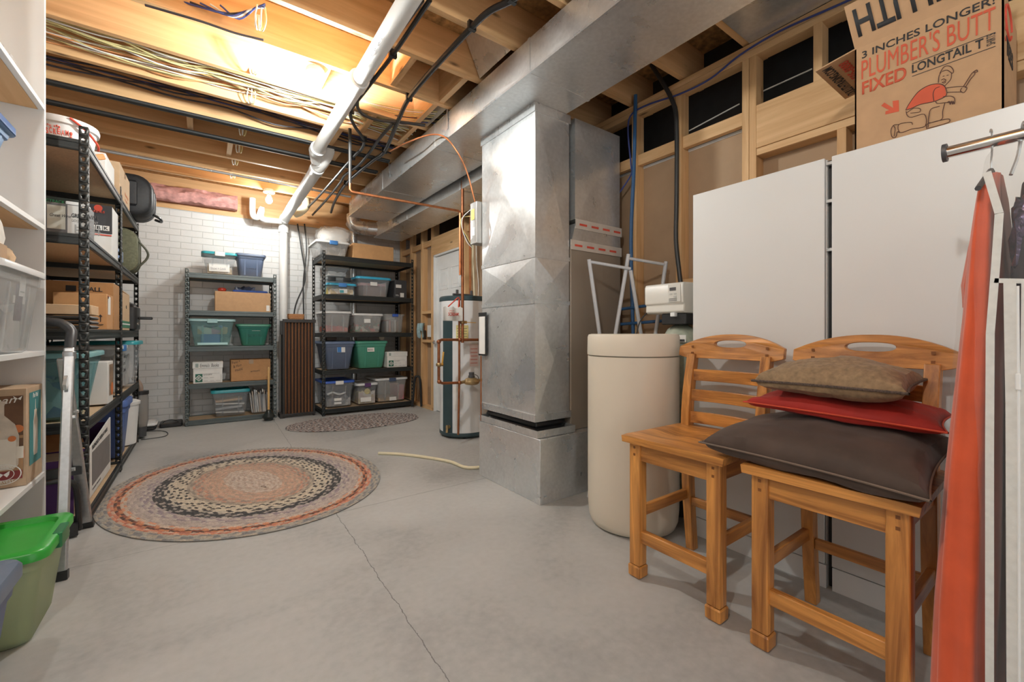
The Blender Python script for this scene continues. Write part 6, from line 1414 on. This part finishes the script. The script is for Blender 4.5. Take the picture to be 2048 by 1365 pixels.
MB().rbox(1.388, 1.394, .097, .105, .93, .965, .003).build('zip_pull', WHITE, gb)
strip([(.045, 1.15), (.045, .1)], 'edge_trim', .016)

# ================================================================ COUNTER CHAIRS
def make_chair(label):
    """chair faces -X; local origin on the floor under the seat centre"""
    cx, cy = 1.72, 1.0
    t = thing('counter_chair', (cx, cy, 0), label, 'chair')
    W = .40; fx, bxk = 1.500, 1.925       # outer front face, back legs
    yl, yr = 1.20, .80
    # seat: scooped plank
    n = 14; R_ = []
    for i in range(n+1):
        x = 1.478+(1.935-1.478)*i/n; row = []; m = 14
        hw = .225-.012*(i/n)
        for j in range(m+1):
            f = j/m*2-1; y = cy+hw*f
            d = .013*math.exp(-((abs(f)-.42)/.26)**2)*math.exp(-((i/n-.55)/.30)**2)+.003*(abs(f) > .93)+.003*(i in (0, n))
            row.append((x, y, .612-d))
        row += [(x, cy+hw-.004, .580), (x, cy-hw+.004, .580)]
        R_.append(row)
    MB().loft(R_).build('seat', OAK['y'], t, angle=45)
    def leg_front(y):
        mb = MB(); mb.rbox(fx, fx+.052, y-.026, y+.026, .056, .578, .005, .002)
        o_ = mb.build('front_leg', OAK['z'], t)
        MB().loft([[(x, yy, z) for x, yy in rrect(fx-.004+e, fx+.056-e, y-.030+e, y+.030-e, .004)] for z, e in ((0, .008), (.008, .001), (.048, 0), (.054, .004))]).build('foot_block', OAK['z'], t)
        MB().box(fx+.005, fx+.047, y-.021, y+.021, .052, .058).build('foot_groove', mat('oak_groove_shade', (.10, .03, .01), .6), t)  # shade of the groove put into a darker oak colour
        return o_
    leg_front(yl-.026); leg_front(yr+.026)
    for y in (yl-.03, yr+.03):
        P = [(1.935, y, 0), (1.905, y, .30), (1.895, y, .58), (1.905, y, .75), (1.945, y, .95)]
        P = smooth_path(P, 5); R2 = []
        for i, p_ in enumerate(P):
            hx = .021+.004*math.sin(PI*min(1, p_.z/.95)); R2.append([(p_.x-hx, p_.y-.02, p_.z), (p_.x+hx, p_.y-.02, p_.z), (p_.x+hx, p_.y+.02, p_.z), (p_.x-hx, p_.y+.02, p_.z)])
        MB().loft(R2).build('back_leg', OAK['z'], t, bevel=.003)
    # aprons
    MB().box(fx+.010, fx+.032, yr+.05, yl-.05, .505, .580).build('apron', OAK['y'], t, bevel=.002)
    for y in (yl-.040, yr+.018): MB().box(fx+.05, 1.89, y, y+.022, .505, .580).build('apron', OAK['x'], t, bevel=.002)
    MB().box(1.885, 1.907, yr+.05, yl-.05, .51, .580).build('apron', OAK['y'], t)
    # stretchers
    MB().box(fx+.012, fx+.040, yr+.05, yl-.05, .155, .205).build('stretcher', OAK['y'], t, bevel=.003)
    for y in (yl-.037, yr+.015): MB().box(fx+.05, 1.905, y, y+.022, .255, .300).build('stretcher', OAK['x'], t, bevel=.003)
    MB().box(1.895, 1.915, yr+.05, yl-.05, .225, .265).build('stretcher', OAK['y'], t, bevel=.003)
    # back slats, slightly bowed
    def bow(y0, y1, zf0, zf1, x, th, b_, name, hole=None, n=24):
        R_ = []
        for i in range(n+1):
            f = i/n*2-1; y = (y0+y1)/2+(y1-y0)/2*f; xx = x+b_*(1-f*f)
            z0, z1 = zf0(f), zf1(f); R_.append([(xx-th/2, y, z0), (xx+th/2, y, z0), (xx+th/2, y, z1), (xx-th/2, y, z1)])
        return MB().loft(R_).build(name, OAK['y'], t, bevel=.002)
    for zc, x in ((.850, 1.925), (.755, 1.906), (.650, 1.898)):
        bow(yr+.045, yl-.045, lambda f: zc-.027, lambda f: zc+.027, x, .018, .022, 'back_slat')
    # crest rail with a hand hole: outline minus ellipse, bridged
    y0, y1 = .762, 1.238; n = 48; outer = []; inner = []
    zt = lambda f: .985+.060*(1-abs(f)**2.2); zb = lambda f: .930+.012*(abs(f) > .97)
    m = 64
    for k in range(m):
        a = 2*PI*k/m; ca, sa = math.cos(a), math.sin(a)
        inner.append((.072*math.copysign(abs(ca)**.8, ca), 1.000+.0165*math.copysign(abs(sa)**.8, sa)))
        # ray to the outline in (f, z) space
        # parametrise outline by the same angle: project onto box then to curve
        t_ = 1/max(abs(ca), abs(sa)*1.0); fx_, fz_ = ca*t_, sa*t_
        f = max(-1, min(1, fx_))
        if abs(ca) >= abs(sa): z = zb(f)+(zt(f)-zb(f))*(fz_+1)/2
        else: z = zt(f) if sa > 0 else zb(f)
        outer.append((f*(y1-y0)/2, z))
    V = []; F = []
    for xo in (-.013, .013):
        for ring in (outer, inner):
            for (yy, z) in ring: f = yy/((y1-y0)/2); V.append((1.938+xo+.022*(1-f*f)+.25*(z-.93), cy+yy, z))
    for k in range(m):
        q_ = (k+1) % m
        F += [(k, q_, m+q_, m+k), (2*m+q_, 2*m+k, 3*m+k, 3*m+q_), (q_, k, 2*m+k, 2*m+q_), (m+k, m+q_, 3*m+q_, 3*m+k)]
    MB().add(V, F).build('crest_rail', OAK['y'], t, bevel=.003)
    for y in (yl-.030, yr+.030):
        for z in (.955, .985): MB().box(1.929+.25*(z-.93), 1.940, y-.005, y+.005, z-.005, z+.005).build('peg', mat('oak_peg', (.22, .08, .02), .5), t)
    for y in (yl-.026, yr+.026):
        for z in (.53, .56): MB().box(fx-.0006, fx+.004, y-.006, y+.004, z-.005, z+.005).build('peg', MATS['oak_peg'], t)
    return t
ch1 = make_chair('empty oak counter chair with slatted back beside the beige tank')
ch2 = copy_tree(ch1); ch2.location.y -= .510; ch2.location.x -= .004
ch2['label'] = 'oak counter chair with three pillows stacked on its seat'

# ================================================================ PILLOWS
def pillow(name, label, corners, z, thick, m, mp, piping_r=.0035, seed=0, sag=0.0, n=30, puff=.45, dips=0.0):
    """corners: 4 plan points in order; z: height of the seam at each corner"""
    P = [Vector((x, y, 0)) for x, y in corners]; Z = z
    t = thing(name, ((P[0].x+P[2].x)/2, (P[0].y+P[2].y)/2, min(Z)), label, 'pillow')
    def seam(u, v):
        # pinched edges
        e = .045; uu = u-.5; vv = v-.5
        k1 = 1-e*(1-(2*vv)**2)*0; 
        pu = .5+uu*(1-.07*(1-(2*vv)**2)); pv = .5+vv*(1-.07*(1-(2*uu)**2))
        p_ = P[0]*(1-pu)*(1-pv)+P[1]*pu*(1-pv)+P[2]*pu*pv+P[3]*(1-pu)*pv
        zz = Z[0]*(1-pu)*(1-pv)+Z[1]*pu*(1-pv)+Z[2]*pu*pv+Z[3]*(1-pu)*pv
        return p_, zz-sag*(16*pu*(1-pu)*pv*(1-pv))*0
    def hgt(u, v): return thick*.5*(max(0, 16*u*(1-u)*v*(1-v)))**puff
    V = []; F = []; N = n+1
    for s_ in (1, -1):
        for i in range(N):
            for j in range(N):
                u, v = i/n, j/n; p_, zz = seam(u, v); h_ = hgt(u, v)
                wr = noise.noise(Vector((u*3.5+seed, v*3.5, s_)))*.014+noise.noise(Vector((u*11+seed, v*11, s_)))*.004
                V.append((p_.x, p_.y, zz+s_*h_*(1.0 if s_ > 0 else .72)+wr*min(1, h_/thick*3)))
    for s_ in range(2):
        o_ = s_*N*N
        for i in range(n):
            for j in range(n): F.append((o_+i*N+j, o_+(i+1)*N+j, o_+(i+1)*N+j+1, o_+i*N+j+1))
    mb = MB().add(V, F); o = mb.build('cushion_body', m, t, fix=False)
    bm = bmesh.new(); bm.from_mesh(o.data); bmesh.ops.remove_doubles(bm, verts=bm.verts, dist=1e-5); bmesh.ops.recalc_face_normals(bm, faces=bm.faces); bm.to_mesh(o.data); bm.free()
    for p_ in o.data.polygons: p_.use_smooth = True
    edge = []
    for k in range(4*n):
        s_, q_ = divmod(k, n); f = q_/n; u, v = ((f, 0), (1, f), (1-f, 1), (0, 1-f))[s_]
        p_, zz = seam(u, v); edge.append((p_.x, p_.y, zz))
    edge.append(edge[0]); MB().tube(edge, piping_r, 6, 0, False).build('piping', mp, t)
    return t
BRN = mat('brown_velvet', (.062, .037, .026), .75, 0, .3, 7, .3, sheen=.12); BRNP = mat('brown_piping', (.16, .11, .08), .6)
pillow('pillow', 'large dark brown velvet pillow, bottom of the pillow stack', [(1.42, .24), (1.47, .86), (1.93, .80), (1.93, .26)], [.645, .652, .695, .70], .175, BRN, BRNP, .0035, 3, puff=.33)
RED = mat('red_velvet', (.36, .016, .008), .75, 0, .2, 8, .3, sheen=.06); REDP = mat('red_piping', (.58, .07, .03), .55)
pillow('pillow', 'red velvet pillow in the middle of the pillow stack', [(1.66, .245), (1.60, .765), (1.90, .75), (1.93, .27)], [.775, .800, .81, .79], .105, RED, REDP, .003, 8, puff=.36)
TAN = mat('tan_chenille', (.27, .18, .10), .9, 0, .25, 60, .5, sheen=.08); TANP = mat('twisted_cord', (.09, .06, .045), .7, 0, .6, 200)
pillow('pillow', 'tan woven pillow with twisted cord edge, top of the pillow stack', [(1.60, .315), (1.60, .735), (1.90, .70), (1.90, .33)], [.880, .880, .90, .90], .150, TAN, TANP, .0045, 12, puff=.36)

# ================================================================ SMALL THINGS ON THE STUD WALL
sb = thing('spray_bottle', (WX+.03, 5.50, .96), 'small dark spray bottle standing on the stud block beside the door', 'bottle')
bpz = .961; yy_ = onX(848, 670, WX+.03).y
MB().rbox(WX+.01, WX+.055, yy_-.03, yy_+.03, bpz, bpz+.13, .012).build('bottle_body', mat('amber_dark', (.07, .05, .04), .3), sb)
patch((WX+.009, yy_+.022, bpz+.02), (0, -1, 0), (0, 0, 1), .045, .06, PAPER, sb, 'label'); MB().cyl((WX+.03, yy_, bpz+.13), (WX+.03, yy_, bpz+.17), .012, 12).box(WX-.01, WX+.04, yy_-.01, yy_+.01, bpz+.165, bpz+.185).build('trigger_head', mat('orange_cap', (.6, .2, .1), .4), sb)
cm = MB(); Rr = []
for i in range(13):
    f = i/12; y = yy_+.10-.20*f; row = []
    for j in range(9):
        g_ = j/8; z = bpz+.235-.16*g_*(1+.35*math.sin(f*9))-.01*abs(f-.5); x = WX-.012-.02*math.sin(f*14+g_)-.012*math.sin(g_*3)
        row.append((x, y, z))
    row += [(x_+.008, y_2, z_) for x_, y_2, z_ in reversed(row)]
    Rr.append(row)
cm.loft(Rr); o = cm.build('cleaning_cloth', mat('blue_grey_cloth', (.30, .42, .44), .9, 0, .3, 30, .3), angle=60); tag(o, 'pale blue cloth draped over the spray bottle beside the door', 'cloth')
o = MB().box(WX-.003, WX+.005, onX(862, 660, WX).y, onX(855, 660, WX).y, 1.0, 1.16).build('wall_switch', WHITE); tag(o, 'white switch plate on the stud beside the door', 'switch')
bh = MB().tube([(2.40, 5.70, .02), (2.42, 5.66, .40), (2.44, 5.64, .44), (2.47, 5.60, .40), (2.49, 5.60, .02)], .016, 10, 4).build('bent_black_pipe', BLACK); tag(bh, 'bent black metal tube leaning between the corner rack and the studs', 'tube')
